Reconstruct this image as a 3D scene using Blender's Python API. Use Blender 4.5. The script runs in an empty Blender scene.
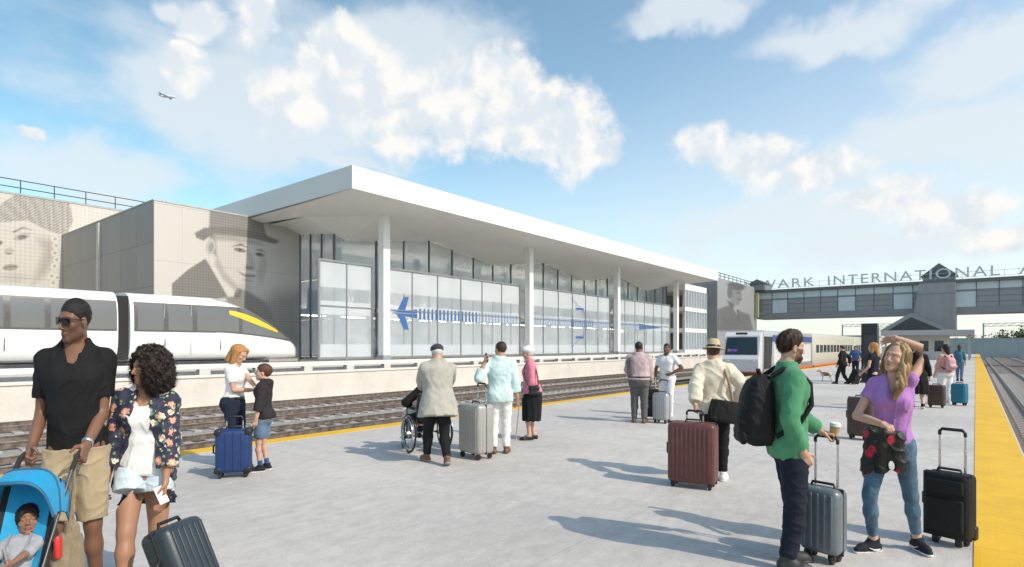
import bpy, bmesh, math, random
import numpy as np
from mathutils import Vector, Matrix
R = math.radians
random.seed(5)
scene = bpy.context.scene
COL = scene.collection
# ------------------------------------------------------------------ camera
FPX, CH, HZ, YAW = 583.0, 1.65, 346.0, R(38.5)
RT = np.array([math.cos(YAW), math.sin(YAW), 0.0])
FW = np.array([-math.sin(YAW), math.cos(YAW), 0.0])
cd = bpy.data.cameras.new("camera"); cam = bpy.data.objects.new("camera", cd); COL.objects.link(cam)
cam.location = (0, 0, CH); cam.rotation_euler = (R(90), 0, YAW)
cd.sensor_width = 36; cd.lens = FPX / 1024 * 36; cd.shift_y = (HZ - 283.5) / 1024
cd.clip_start = 0.05; cd.clip_end = 20000
scene.camera = cam
# ------------------------------------------------------------------ sun, exposure
SUN_EL, SUN_AZ = R(40), R(2)          # azimuth measured from +X towards +Y
S = Vector((math.cos(SUN_EL) * math.cos(SUN_AZ), math.cos(SUN_EL) * math.sin(SUN_AZ), math.sin(SUN_EL)))
sl = bpy.data.lights.new("sun", 'SUN'); sl.energy = 3.35; sl.angle = R(0.6); sl.color = (1.0, 0.90, 0.75)
so = bpy.data.objects.new("sun", sl); COL.objects.link(so); so.rotation_euler = S.to_track_quat('Z', 'Y').to_euler()
so.location = (60, 0, 60)
scene.view_settings.view_transform = 'Standard'; scene.view_settings.look = 'None'
scene.view_settings.exposure = 0.05; scene.view_settings.gamma = 1; scene.view_settings.use_curve_mapping = False
scene.render.engine = 'CYCLES'
scene.cycles.use_denoising = True; scene.cycles.max_bounces = 7; scene.cycles.transparent_max_bounces = 16
# ------------------------------------------------------------------ world: Nishita sky with clouds by direction
w = bpy.data.worlds.new("World"); scene.world = w; w.use_nodes = True
wt = w.node_tree; wt.nodes.clear()
class NT:
    """tiny helper for wiring nodes"""
    def __init__(s, t): s.t = t
    def n(s, ty, **kw):
        x = s.t.nodes.new(ty)
        for k, v in kw.items(): setattr(x, k, v)
        return x
    def put(s, sock, v):
        if isinstance(v, bpy.types.NodeSocket): s.t.links.new(v, sock)
        elif v is not None: sock.default_value = v
    def m(s, op, a, b=None, c=None, clamp=False):
        x = s.n('ShaderNodeMath', operation=op, use_clamp=clamp)
        for i, v in enumerate((a, b, c)): s.put(x.inputs[i], v)
        return x.outputs[0]
    def v(s, op, a, b=None, scale=None):
        x = s.n('ShaderNodeVectorMath', operation=op)
        s.put(x.inputs[0], a)
        if b is not None: s.put(x.inputs[1], b)
        if scale is not None: s.put(x.inputs['Scale'], scale)
        return x.outputs['Value' if op in ('LENGTH', 'DOT_PRODUCT', 'DISTANCE') else 'Vector']
    def comb(s, x, y, z=0.0):
        c = s.n('ShaderNodeCombineXYZ')
        for i, q in enumerate((x, y, z)): s.put(c.inputs[i], q)
        return c.outputs[0]
    def noise(s, vec, scale, detail=4, rough=.5, out=0, dist=0.0):
        x = s.n('ShaderNodeTexNoise'); s.put(x.inputs['Vector'], vec); x.inputs['Scale'].default_value = scale
        x.inputs['Detail'].default_value = detail; x.inputs['Roughness'].default_value = rough; x.inputs['Distortion'].default_value = dist
        return x.outputs[out]
    def vor(s, vec, scale, feature='F1', out='Distance'):
        x = s.n('ShaderNodeTexVoronoi', feature=feature); s.put(x.inputs['Vector'], vec); x.inputs['Scale'].default_value = scale
        return x.outputs[out]
    def ramp(s, f, lo, hi, a=0.0, b=1.0, smooth=True):
        x = s.n('ShaderNodeMapRange', interpolation_type='SMOOTHSTEP' if smooth else 'LINEAR')
        s.put(x.inputs[0], f)
        for i, q in enumerate((lo, hi, a, b)): s.put(x.inputs[i + 1], q)
        return x.outputs[0]
    def mix(s, f, a, b, blend='MIX'):
        x = s.n('ShaderNodeMix', data_type='RGBA', blend_type=blend)
        s.put(x.inputs[0], f)
        for sock, q in ((x.inputs[6], a), (x.inputs[7], b)):
            s.put(sock, (*q, 1) if isinstance(q, tuple) and len(q) == 3 else q)
        return x.outputs[2]
nt = NT(wt)
sky = nt.n('ShaderNodeTexSky', sky_type='NISHITA', sun_disc=False, sun_elevation=SUN_EL, sun_rotation=R(90) - SUN_AZ,
           altitude=0, air_density=1.0, dust_density=0.6, ozone_density=2.2)
tc = nt.n('ShaderNodeTexCoord'); D0 = tc.outputs['Generated']
sx = nt.n('ShaderNodeSeparateXYZ'); nt.put(sx.inputs[0], D0)
az = nt.m('ARCTAN2', sx.outputs[0], sx.outputs[1]); el = nt.m('ARCSINE', sx.outputs[2])
AE = nt.comb(az, el)
wob = nt.noise(AE, 9, 4, .55, 1)
AEw = nt.v('ADD', AE, nt.v('SCALE', nt.v('SUBTRACT', wob, (.5, .5, .5)), scale=.055))
def clouds(blobs, vec):
    out = None
    for (u, v, rx, ry) in blobs:
        rel = math.atan((u - 512) / FPX); c = math.cos(rel)
        a0 = -YAW + rel; e0 = math.atan((HZ - v) / FPX * c)
        q = nt.v('LENGTH', nt.v('MULTIPLY', nt.v('SUBTRACT', vec, (a0, e0, 0)), (FPX / (rx * c * c), FPX / (ry * c), 0)))
        q = nt.m('SUBTRACT', 1.0, q)
        out = q if out is None else nt.m('SMOOTH_MAX', out, q, .25)
    return out
cum = [(560, 128, 75, 48), (600, 150, 34, 20), (505, 78, 48, 36), (520, 120, 70, 45), (455, 118, 60, 44), (432, 78, 32, 22), (395, 132, 32, 42),
       (345, 45, 52, 30), (315, 62, 40, 24), (252, 22, 26, 34), (200, 22, 36, 18), (165, 8, 26, 12), (300, 95, 60, 40), (360, 95, 60, 45), (190, 70, 30, 26), (430, 100, 70, 50), (36, 130, 20, 9), (188, 48, 18, 12),
       (700, 145, 40, 22), (755, 155, 60, 26), (810, 170, 75, 26), (880, 196, 80, 24), (950, 215, 85, 32), (1000, 240, 70, 22), (1150, 230, 120, 40)]
soft = [(270, 100, 210, 100), (180, 95, 120, 60), (420, 60, 120, 60), (860, 25, 150, 26), (980, 60, 120, 40), (690, 10, 80, 18), (800, 215, 200, 35),
        (330, 160, 90, 14), (90, 170, 150, 40), (900, 250, 220, 30), (960, 130, 160, 60)]
cd_ = clouds(cum, AEw)
fb = nt.noise(AEw, 15, 9, .60); bil = nt.vor(AEw, 17, 'SMOOTH_F1')
bil2 = nt.vor(AEw, 42, 'SMOOTH_F1')
dens = nt.m('ADD', nt.m('ADD', cd_, nt.m('MULTIPLY', nt.m('SUBTRACT', fb, .5), 1.35)), nt.m('ADD', nt.m('MULTIPLY', nt.m('SUBTRACT', .35, bil), .45), nt.m('MULTIPLY', nt.m('SUBTRACT', .35, bil2), .10)))
mask = nt.ramp(dens, -.02, .50)
off = nt.v('ADD', AEw, (.020, .022, 0))
fb2 = nt.noise(off, 15, 9, .60); b3 = nt.vor(off, 17, 'SMOOTH_F1'); b4 = nt.vor(off, 42, 'SMOOTH_F1')
grad = nt.m('ADD', nt.m('ADD', nt.m('MULTIPLY', nt.m('SUBTRACT', fb, fb2), 1.8), nt.m('MULTIPLY', nt.m('SUBTRACT', b3, bil), .9)), nt.m('MULTIPLY', nt.m('SUBTRACT', b4, bil2), .35))
lit = nt.ramp(nt.m('ADD', grad, nt.m('MULTIPLY', dens, -.10)), -.34, .22)
ccol = nt.mix(lit, (4.9, 5.35, 5.75), (6.42, 6.3, 6.08))
sd_ = clouds(soft, nt.v('ADD', AE, nt.v('SCALE', nt.v('SUBTRACT', wob, (.5, .5, .5)), scale=.12)))
fs = nt.noise(nt.v('MULTIPLY', AE, (1, 2.2, 1)), 6, 7, .55)
smask = nt.m('MULTIPLY', nt.ramp(nt.m('ADD', sd_, nt.m('MULTIPLY', nt.m('SUBTRACT', fs, .5), 1.2)), 0-.1, .65), .80)
SKYMUL = nt.mix(nt.ramp(az, -1.35, .2), (1.18, 1.42, 1.22), (2.0, 1.86, 1.52))
base = nt.mix(1.0, sky.outputs[0], SKYMUL, 'MULTIPLY')
c1 = nt.mix(smask, base, (5.25, 5.65, 5.95))
hz = nt.m('MULTIPLY', nt.ramp(el, nt.ramp(az, -1.1, -.1, .30, .55), .0), nt.ramp(az, -1.3, -.2, .45, .72))
c1 = nt.mix(hz, c1, (5.1, 5.6, 5.85))
c2 = nt.mix(mask, c1, ccol)
bg = nt.n('ShaderNodeBackground'); nt.put(bg.inputs[0], c2); bg.inputs[1].default_value = 0.15
wo = nt.n('ShaderNodeOutputWorld'); wt.links.new(bg.outputs[0], wo.inputs[0])

# ------------------------------------------------------------------ helpers
def at(u, k, z=0.0):
    p = RT * ((u - 512) / FPX * k) + FW * k
    return Vector((p[0], p[1], z))
def gnd(u, v): return at(u, FPX * CH / (v - HZ))
def zat(v, k): return CH + (HZ - v) * k / FPX
def pxy(P):
    P = np.asarray(P, dtype=float); lat = P @ RT; k = P @ FW
    return 512 + FPX * lat / k, HZ - (P[..., 2] - CH) * FPX / k
MATS = {}
def mat(name, col, rough=.6, metal=0.0, var=.12, scale=8.0, bump=0.0, bscale=40.0, spec=.5, alpha=1.0, emit=0.0, coat=0.0, stretch=None, col2=None, sheen=0.0):
    if name in MATS: return MATS[name]
    m = bpy.data.materials.new(name); m.use_nodes = True; t = NT(m.node_tree)
    p = m.node_tree.nodes['Principled BSDF']
    c = t.n('ShaderNodeTexCoord').outputs['Object']
    if stretch: c = t.v('MULTIPLY', c, stretch)
    f = t.noise(c, scale, 6, .6); f2 = t.noise(c, scale * 9, 3, .6)
    ff = t.m('ADD', t.m('MULTIPLY', f, .7), t.m('MULTIPLY', f2, .3))
    lo = tuple(max(0, x * (1 - var * 1.6)) for x in col) if col2 is None else col2
    hi = tuple(min(1, x * (1 + var * 1.2)) for x in col)
    t.put(p.inputs['Base Color'], t.mix(t.ramp(ff, .3, .7), lo, hi))
    t.put(p.inputs['Roughness'], t.ramp(f, .3, .7, max(.02, rough - .07), min(1, rough + .07)))
    p.inputs['Metallic'].default_value = metal; p.inputs['Specular IOR Level'].default_value = spec
    p.inputs['Alpha'].default_value = alpha; p.inputs['Coat Weight'].default_value = coat
    p.inputs['Sheen Weight'].default_value = sheen
    if emit: p.inputs['Emission Color'].default_value = (*col, 1); p.inputs['Emission Strength'].default_value = emit
    if bump:
        b = t.n('ShaderNodeBump'); b.inputs['Strength'].default_value = bump; b.inputs['Distance'].default_value = .01
        t.put(b.inputs['Height'], t.noise(c, bscale, 5, .6)); t.put(p.inputs['Normal'], b.outputs[0])
    MATS[name] = m; return m
def cloth(name, col, rough=.85, var=.10, weave=500, fold=.35, sheen=.15):
    if name in MATS: return MATS[name]
    m = bpy.data.materials.new(name); m.use_nodes = True; t = NT(m.node_tree); p = m.node_tree.nodes['Principled BSDF']
    c = t.n('ShaderNodeTexCoord').outputs['Object']
    f = t.noise(c, 11, 5, .6); g = t.noise(c, weave, 2, .6)
    ff = t.m('ADD', t.m('MULTIPLY', f, .6), t.m('MULTIPLY', g, .4))
    t.put(p.inputs['Base Color'], t.mix(t.ramp(ff, .3, .7), tuple(x * (1 - var * 1.5) for x in col), tuple(min(1, x * (1 + var)) for x in col)))
    p.inputs['Roughness'].default_value = rough; p.inputs['Specular IOR Level'].default_value = .25
    p.inputs['Sheen Weight'].default_value = sheen if max(col) > .05 else 0.0
    b = t.n('ShaderNodeBump'); b.inputs['Strength'].default_value = fold; b.inputs['Distance'].default_value = .02
    h = t.noise(t.v('MULTIPLY', c, (1, 1, .55)), 16, 4, .5, 0, 1.2); t.put(b.inputs['Height'], h)
    b2 = t.n('ShaderNodeBump'); b2.inputs['Strength'].default_value = .2; b2.inputs['Distance'].default_value = .001
    t.put(b2.inputs['Height'], g); t.put(b2.inputs['Normal'], b.outputs[0]); t.put(p.inputs['Normal'], b2.outputs[0])
    MATS[name] = m; return m
def attr_mat(name, rough=.6, sss=0.0, bump=.15, bscale=90, var=.1, dots=0.0, seams=None):
    """colour from the mesh's own Col attribute (skin, printed walls)"""
    if name in MATS: return MATS[name]
    m = bpy.data.materials.new(name); m.use_nodes = True; t = NT(m.node_tree); p = m.node_tree.nodes['Principled BSDF']
    a = t.n('ShaderNodeAttribute', attribute_name='Col'); c = t.n('ShaderNodeTexCoord').outputs['Object']
    f = t.noise(c, 30, 5, .6)
    col = t.mix(1.0, a.outputs['Color'], t.mix(f, (1 - var,) * 3, (1 + var,) * 3), 'MULTIPLY')
    if seams:
        s3 = t.n('ShaderNodeSeparateXYZ'); t.put(s3.inputs[0], c)
        for ax, per in seams:
            fr = t.m('FRACT', t.m('DIVIDE', s3.outputs[ax], per))
            ln = t.ramp(t.m('ABSOLUTE', t.m('SUBTRACT', fr, .5)), .494, .497)
            col = t.mix(t.m('MULTIPLY', ln, .35), col, (.12, .11, .10))
    t.put(p.inputs['Base Color'], col); p.inputs['Roughness'].default_value = rough
    p.inputs['Specular IOR Level'].default_value = .4
    if sss:
        p.inputs['Subsurface Weight'].default_value = sss; p.inputs['Subsurface Radius'].default_value = (.012, .005, .003)
        p.inputs['Subsurface Scale'].default_value = 1.0
    b = t.n('ShaderNodeBump'); b.inputs['Strength'].default_value = bump; b.inputs['Distance'].default_value = .004
    t.put(b.inputs['Height'], t.noise(c, bscale, 4, .6)); t.put(p.inputs['Normal'], b.outputs[0])
    MATS[name] = m; return m
def tag(o, label=None, cat=None, group=None, kind=None):
    for k, v in (('label', label), ('category', cat), ('group', group), ('kind', kind)):
        if v: o[k] = v
    return o
def empty(name, loc=(0, 0, 0), rz=0.0, label=None, cat=None, group=None):
    o = bpy.data.objects.new(name, None); COL.objects.link(o); o.location = loc; o.rotation_euler = (0, 0, rz)
    o.empty_display_size = .1
    return tag(o, label, cat, group)
def link(name, me, m, parent=None):
    o = bpy.data.objects.new(name, me); COL.objects.link(o)
    if m is not None and not me.materials: me.materials.append(m)
    if parent is not None: o.parent = parent
    return o
def obj(name, bm, m, parent=None, smooth=None):
    bmesh.ops.recalc_face_normals(bm, faces=bm.faces)
    me = bpy.data.meshes.new(name); bm.to_mesh(me); bm.free()
    if smooth is not None:
        for p in me.polygons: p.use_smooth = True
        me.set_sharp_from_angle(angle=R(smooth))
    return link(name, me, m, parent)
def copy_tree(o, parent=None):
    c = o.copy(); COL.objects.link(c); c.parent = parent
    for ch in list(o.children): copy_tree(ch, c)
    return c
BM = bmesh.new
def box(bm, c, s, rz=0.0, bev=0.0, M=None, seg=2):
    r = bmesh.ops.create_cube(bm, size=1.0); vs = r['verts']
    bmesh.ops.scale(bm, vec=s, verts=vs)
    if bev:
        es = list({e for v in vs for e in v.link_edges})
        g = bmesh.ops.bevel(bm, geom=es, offset=bev, segments=seg, affect='EDGES', profile=.5)
        vs = list({v for f in g['faces'] for v in f.verts} | {v for v in vs if v.is_valid})
        st = list(vs); seen = set(vs)
        while st:
            q = st.pop()
            for e in q.link_edges:
                o = e.other_vert(q)
                if o not in seen: seen.add(o); st.append(o)
        vs = list(seen)
    T = Matrix.Translation(c) @ Matrix.Rotation(rz, 4, 'Z')
    bmesh.ops.transform(bm, matrix=(M @ T if M is not None else T), verts=vs)
    return vs
def b2(bm, x0, x1, y0, y1, z0, z1, bev=0.0):
    return box(bm, ((x0 + x1) / 2, (y0 + y1) / 2, (z0 + z1) / 2), (abs(x1 - x0), abs(y1 - y0), abs(z1 - z0)), bev=bev)
def tube(bm, pts, r, seg=8, closed=False, caps=True):
    pts = [Vector(p) for p in pts]; n = len(pts); rs = r if isinstance(r, (list, tuple)) else [r] * n
    rings = []; up = None
    for i, p in enumerate(pts):
        a = pts[(i - 1) % n] if (closed or i > 0) else p; b = pts[(i + 1) % n] if (closed or i < n - 1) else p
        d = (b - a).normalized()
        if up is None: up = Vector((0, 0, 1)) if abs(d.z) < .9 else Vector((1, 0, 0))
        sdir = d.cross(up).normalized(); up = sdir.cross(d).normalized()
        rings.append([bm.verts.new(p + (sdir * math.cos(t) + up * math.sin(t)) * rs[i]) for t in (2 * math.pi * j / seg for j in range(seg))])
    for i in range(n if closed else n - 1):
        A, B = rings[i], rings[(i + 1) % n]
        for j in range(seg): bm.faces.new((A[j], A[(j + 1) % seg], B[(j + 1) % seg], B[j]))
    if caps and not closed:
        bm.faces.new(rings[0][::-1]); bm.faces.new(rings[-1])
    return rings
def lathe(bm, prof, seg=24, M=None):
    M = M or Matrix.Identity(4); rings = []
    for (r, z) in prof:
        rings.append([bm.verts.new(M @ Vector((r * math.cos(t), r * math.sin(t), z))) for t in (2 * math.pi * j / seg for j in range(seg))])
    for A, B in zip(rings, rings[1:]):
        for j in range(seg): bm.faces.new((A[j], A[(j + 1) % seg], B[(j + 1) % seg], B[j]))
    bm.faces.new(rings[0][::-1]); bm.faces.new(rings[-1])
def prism(bm, pts, vec):
    """polygon (3D points) extruded along vec"""
    a = [bm.verts.new(p) for p in pts]; b = [bm.verts.new(Vector(p) + Vector(vec)) for p in pts]
    n = len(pts); bm.faces.new(a[::-1]); bm.faces.new(b)
    for i in range(n): bm.faces.new((a[i], a[(i + 1) % n], b[(i + 1) % n], b[i]))
def quad(bm, *p): bm.faces.new([bm.verts.new(q) for q in p])
def arc(c, r, a0, a1, n, ax=((1, 0, 0), (0, 0, 1))):
    A, B = Vector(ax[0]), Vector(ax[1]); c = Vector(c)
    return [c + (A * math.cos(a0 + (a1 - a0) * i / n) + B * math.sin(a0 + (a1 - a0) * i / n)) * r for i in range(n + 1)]
# ------------------------------------------------------------------ implicit surfaces -> meshes (bodies, clothes, hair)
f32 = np.float32
def A3(v): return np.array(v, dtype=f32)
def cap(a, b, r1, r2, bul=0.0, cut0=None, cut1=None):
    a = A3(a); b = A3(b); ba = b - a; L2 = float(ba @ ba) + 1e-9; L = math.sqrt(L2)
    def fn(P):
        pa = P - a; y = (pa @ ba) / L2; t = np.clip(y, 0, 1)
        q = pa - t[..., None] * ba
        d = np.sqrt((q * q).sum(-1)) - (r1 + (r2 - r1) * t + bul * 4 * t * (1 - t))
        if cut1 is not None: d = np.maximum(d, (y - cut1) * L)
        if cut0 is not None: d = np.maximum(d, (cut0 - y) * L)
        return d
    r = max(r1, r2) + bul; return fn, np.minimum(a, b) - r, np.maximum(a, b) + r
def ell(c, r, Rm=None):
    c = A3(c); r = A3(r); Rm_ = None if Rm is None else A3(Rm)
    def fn(P):
        p = P - c
        if Rm_ is not None: p = p @ Rm_
        q = p / r; k0 = np.sqrt((q * q).sum(-1)); q2 = p / (r * r); k1 = np.sqrt((q2 * q2).sum(-1)) + 1e-6
        return k0 * (k0 - 1) / k1
    m = float(r.max()); return fn, c - m, c + m
def loft(o, Rm, tab, off=0.0, z0=None, z1=None, p=2.3):
    """stack of ovals (z, rx, ry, cy) in the frame (o, Rm)"""
    o = A3(o); Rm = A3(Rm); T = np.array(tab, dtype=f32); za, zb = T[0, 0], T[-1, 0]
    zl = za if z0 is None else z0; zh = zb if z1 is None else z1
    def fn(P):
        q = (P - o) @ Rm; z = q[..., 2]
        rx = np.interp(z, T[:, 0], T[:, 1]) + off; ry = np.interp(z, T[:, 0], T[:, 2]) + off; cy = np.interp(z, T[:, 0], T[:, 3])
        e = (np.abs(q[..., 0] / rx) ** p + np.abs((q[..., 1] - cy) / ry) ** p) ** (1 / p)
        d = (e - 1) * np.minimum(rx, ry)
        return np.maximum(d, np.maximum(zl - z, z - zh)).astype(f32)
    m = float(max(T[:, 1].max(), T[:, 2].max())) + abs(off) + .06
    zc = (za + zb) / 2; c = o + Rm @ A3((0, 0, zc)); h = (zb - za) / 2 + m
    return fn, c - h, c + h
def half(o, n):
    o = A3(o); n = A3(n) / np.linalg.norm(n)
    return (lambda P: (P - o) @ n)
def smin(a, b, k):
    h = np.maximum(k - np.abs(a - b), 0) / k
    return np.minimum(a, b) - h * h * k * .25
def wrink(seed, amp, freq, sq=(1, 1, .6)):
    """cloth folds: always outwards from the body underneath"""
    rg = np.random.RandomState(seed); ds = rg.normal(size=(6, 3)) * np.array(sq); ds /= np.linalg.norm(ds, axis=1)[:, None]
    ph = rg.uniform(0, 6.28, 6); fr = freq * rg.uniform(.6, 1.8, 6)
    def fn(P):
        w = np.sin(P @ A3((7, 5, 9)) + 1.3) * 1.1 + np.sin(P @ A3((-4, 11, 6)) + seed); s = 0
        for i in range(6): s = s + np.sin((P @ A3(ds[i])) * fr[i] + ph[i] + w * 1.2) / 6 ** .5
        return -amp * 1.5 * np.clip(1 - np.abs(s) * 1.15, 0, 1) ** 1.5
    return fn
def evalf(ops, lo, hi, h, disp=None):
    lo = A3(lo); hi = A3(hi); n = np.maximum(np.ceil((hi - lo) / h).astype(int) + 1, 3)
    ax = [lo[i] + h * np.arange(n[i], dtype=f32) for i in range(3)]
    G = np.full(n, .08, dtype=f32); m = .05
    def grid(sl):
        X, Y, Z = np.meshgrid(ax[0][sl[0]], ax[1][sl[1]], ax[2][sl[2]], indexing='ij'); return np.stack((X, Y, Z), -1)
    for op, prim, k in ops:
        if op == 'x':
            sl = (slice(None),) * 3; G = np.maximum(G, prim(grid(sl))); continue
        fn, plo, phi = prim
        i0 = np.clip(np.floor((plo - m - lo) / h).astype(int), 0, n); i1 = np.clip(np.ceil((phi + m - lo) / h).astype(int) + 1, 0, n)
        if (i1 <= i0).any(): continue
        sl = tuple(slice(a, b) for a, b in zip(i0, i1)); d = fn(grid(sl)).astype(f32)
        if op == 'u': G[sl] = smin(G[sl], d, k)
        elif op == 's': G[sl] = -smin(-G[sl], d, k)
    if disp is not None:
        ii = np.argwhere(np.abs(G) < .03 + 2 * h)
        P = lo + ii * f32(h)
        G[tuple(ii.T)] += disp(P.astype(f32))
    return G, lo
_C = np.array([[i, j, k] for i in (0, 1) for j in (0, 1) for k in (0, 1)])
_E = [(a, b) for a in range(8) for b in range(a + 1, 8) if np.abs(_C[a] - _C[b]).sum() == 1]
def nets(G, lo, h):
    ins = G < 0; s = np.zeros(np.array(G.shape) - 1, dtype=np.int8)
    for c in _C: s += ins[c[0]:G.shape[0] - 1 + c[0], c[1]:G.shape[1] - 1 + c[1], c[2]:G.shape[2] - 1 + c[2]]
    act = (s > 0) & (s < 8); idx = np.argwhere(act)
    if len(idx) == 0: return np.zeros((0, 3)), np.zeros((0, 4), int)
    vid = np.full(act.shape, -1, dtype=np.int64); vid[act] = np.arange(len(idx))
    vals = np.stack([G[tuple((idx + c).T)] for c in _C], 1)
    acc = np.zeros((len(idx), 3)); cnt = np.zeros(len(idx))
    for a, b in _E:
        va, vb = vals[:, a], vals[:, b]; mk = (va < 0) != (vb < 0)
        t = np.where(mk, va / np.where(mk, va - vb, 1), 0)
        acc += np.where(mk[:, None], _C[a] + (_C[b] - _C[a]) * t[:, None], 0); cnt += mk
    V = lo + h * (idx + acc / cnt[:, None]); Q = []
    for ax in range(3):
        o1, o2 = [(1, 2), (2, 0), (0, 1)][ax]
        a = ins; sh = list(G.shape); sh[ax] -= 1
        s0 = [slice(None)] * 3; s1 = [slice(None)] * 3; s0[ax] = slice(0, -1); s1[ax] = slice(1, None)
        A_, B_ = ins[tuple(s0)], ins[tuple(s1)]
        e = np.argwhere(A_ != B_)
        ok = (e[:, o1] > 0) & (e[:, o2] > 0) & (e[:, o1] < G.shape[o1] - 1) & (e[:, o2] < G.shape[o2] - 1)
        e = e[ok]
        if len(e) == 0: continue
        u1 = np.zeros(3, int); u1[o1] = 1; u2 = np.zeros(3, int); u2[o2] = 1
        q = np.stack([vid[tuple((e - u1 - u2).T)], vid[tuple((e - u2).T)], vid[tuple(e.T)], vid[tuple((e - u1).T)]], 1)
        fl = ~A_[tuple(e.T)]; q[fl] = q[fl][:, ::-1]; Q.append(q)
    return V, np.concatenate(Q) if Q else np.zeros((0, 4), int)
def mesh_of(name, parts, scale=1.0, colfn=None):
    V = []; Q = []; n = 0
    for v, q in parts: V.append(v); Q.append(q + n); n += len(v)
    V = np.concatenate(V) * scale; Q = np.concatenate(Q)
    me = bpy.data.meshes.new(name); me.vertices.add(len(V)); me.vertices.foreach_set('co', V.astype(f32).ravel())
    me.loops.add(len(Q) * 4); me.loops.foreach_set('vertex_index', Q.astype(np.int32).ravel())
    me.polygons.add(len(Q)); me.polygons.foreach_set('loop_start', np.arange(0, len(Q) * 4, 4, dtype=np.int32))
    me.polygons.foreach_set('use_smooth', np.ones(len(Q), dtype=bool))
    me.update(calc_edges=True); me.validate()
    if colfn is not None and len(me.vertices) == len(V):
        c = np.ones((len(V), 4), dtype=f32); c[:, :3] = colfn(V / scale)
        at_ = me.color_attributes.new('Col', 'FLOAT_COLOR', 'POINT'); at_.data.foreach_set('color', c.ravel())
    return me
def ops_box(ops):
    lo = np.min([o[1][1] for o in ops if o[0] == 'u'], axis=0); hi = np.max([o[1][2] for o in ops if o[0] == 'u'], axis=0)
    return lo - .02, hi + .02
def blob(name, ops, h, m, parent=None, disp=None, scale=1.0, box_=None):
    lo, hi = box_ or ops_box(ops)
    G, l = evalf(ops, lo, hi, h, disp); v, q = nets(G, l, h)
    if len(v) == 0: return None
    return link(name, mesh_of(name, [(v, q)], scale), m, parent)
# ------------------------------------------------------------------ people
def rotm(yaw=0, pitch=0, roll=0):
    """yaw CCW about Z, pitch forward (nod down), roll towards +X side; degrees"""
    M = Matrix.Rotation(R(yaw), 3, 'Z') @ Matrix.Rotation(R(-pitch), 3, 'X') @ Matrix.Rotation(R(roll), 3, 'Y')
    return np.array(M, dtype=f32)
MALE = [(-.15, .150, .105, -.01), (-.06, .168, .118, -.015), (.04, .158, .110, -.005), (.13, .148, .106, .005), (.24, .160, .114, .005), (.35, .174, .122, 0), (.415, .168, .104, -.01), (.455, .138, .084, -.015), (.495, .090, .066, -.018), (.525, .066, .058, -.018), (.57, .055, .054, -.012)]
FEM = [(-.15, .150, .110, -.01), (-.07, .176, .122, -.018), (.03, .155, .108, -.008), (.13, .124, .092, .003), (.24, .136, .098, .003), (.34, .146, .104, .0), (.415, .140, .090, -.012), (.455, .114, .072, -.015), (.495, .072, .056, -.018), (.525, .054, .050, -.018), (.57, .045, .046, -.012)]
def unit(v): v = A3(v); return v / (np.linalg.norm(v) + 1e-9)
def ik(a, t, l1, l2, pole):
    a = A3(a); t = A3(t); d = t - a; L = float(np.linalg.norm(d)); mx = (l1 + l2) * .998
    if L > mx: t = a + d / L * mx; d = t - a; L = mx
    u = d / L; x = (l1 * l1 - l2 * l2 + L * L) / (2 * L); y = math.sqrt(max(l1 * l1 - x * x, 0))
    p = A3(pole); p = p - u * float(p @ u); p = unit(p)
    return a + u * x + p * y, t
def hand_ops(W, d, n, side, curl, sz=1.0, spread=.06):
    d = unit(d); n = A3(n); n = unit(n - d * float(n @ d)); t = unit(np.cross(n, d)) * side      # t: towards the thumb
    o = []
    for i, (off, L, r) in enumerate(((.028, .070, .0082), (.010, .078, .0086), (-.009, .072, .0082), (-.026, .056, .0072))):
        kb = W + (d * (.088 - .004 * abs(i - 1)) + t * off) * sz
        o.append(('u', cap(W + (d * .008 + t * off * .55) * sz, kb, .0145 * sz, .0112 * sz), .012))
        p = kb; ang = 0
        for seg, bend in ((.45, 62), (.31, 80), (.24, 50)):
            ang += R(bend) * curl + R(6)
            v = d * math.cos(ang) + n * math.sin(ang) + t * (off * spread / .03 * math.cos(ang))
            e = p + unit(v) * L * seg * sz; o.append(('u', cap(p, e, r * sz, r * .9 * sz), .004)); p = e; r *= .92
    b = W + (d * .022 + t * .026 + n * .004) * sz; v = unit(d * .62 + t * .72 + n * (.15 + .5 * curl)); e = b + v * .042 * sz
    o.append(('u', cap(W + (d * .012 + t * .01) * sz, b, .017 * sz, .0135 * sz), .012)); o.append(('u', cap(b, e, .0125 * sz, .0098 * sz), .008))
    v2 = unit(d * .85 + t * (.45 - .5 * curl) + n * (.1 + .75 * curl)); o.append(('u', cap(e, e + v2 * .034 * sz, .0098 * sz, .0078 * sz), .004))
    return o
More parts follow.
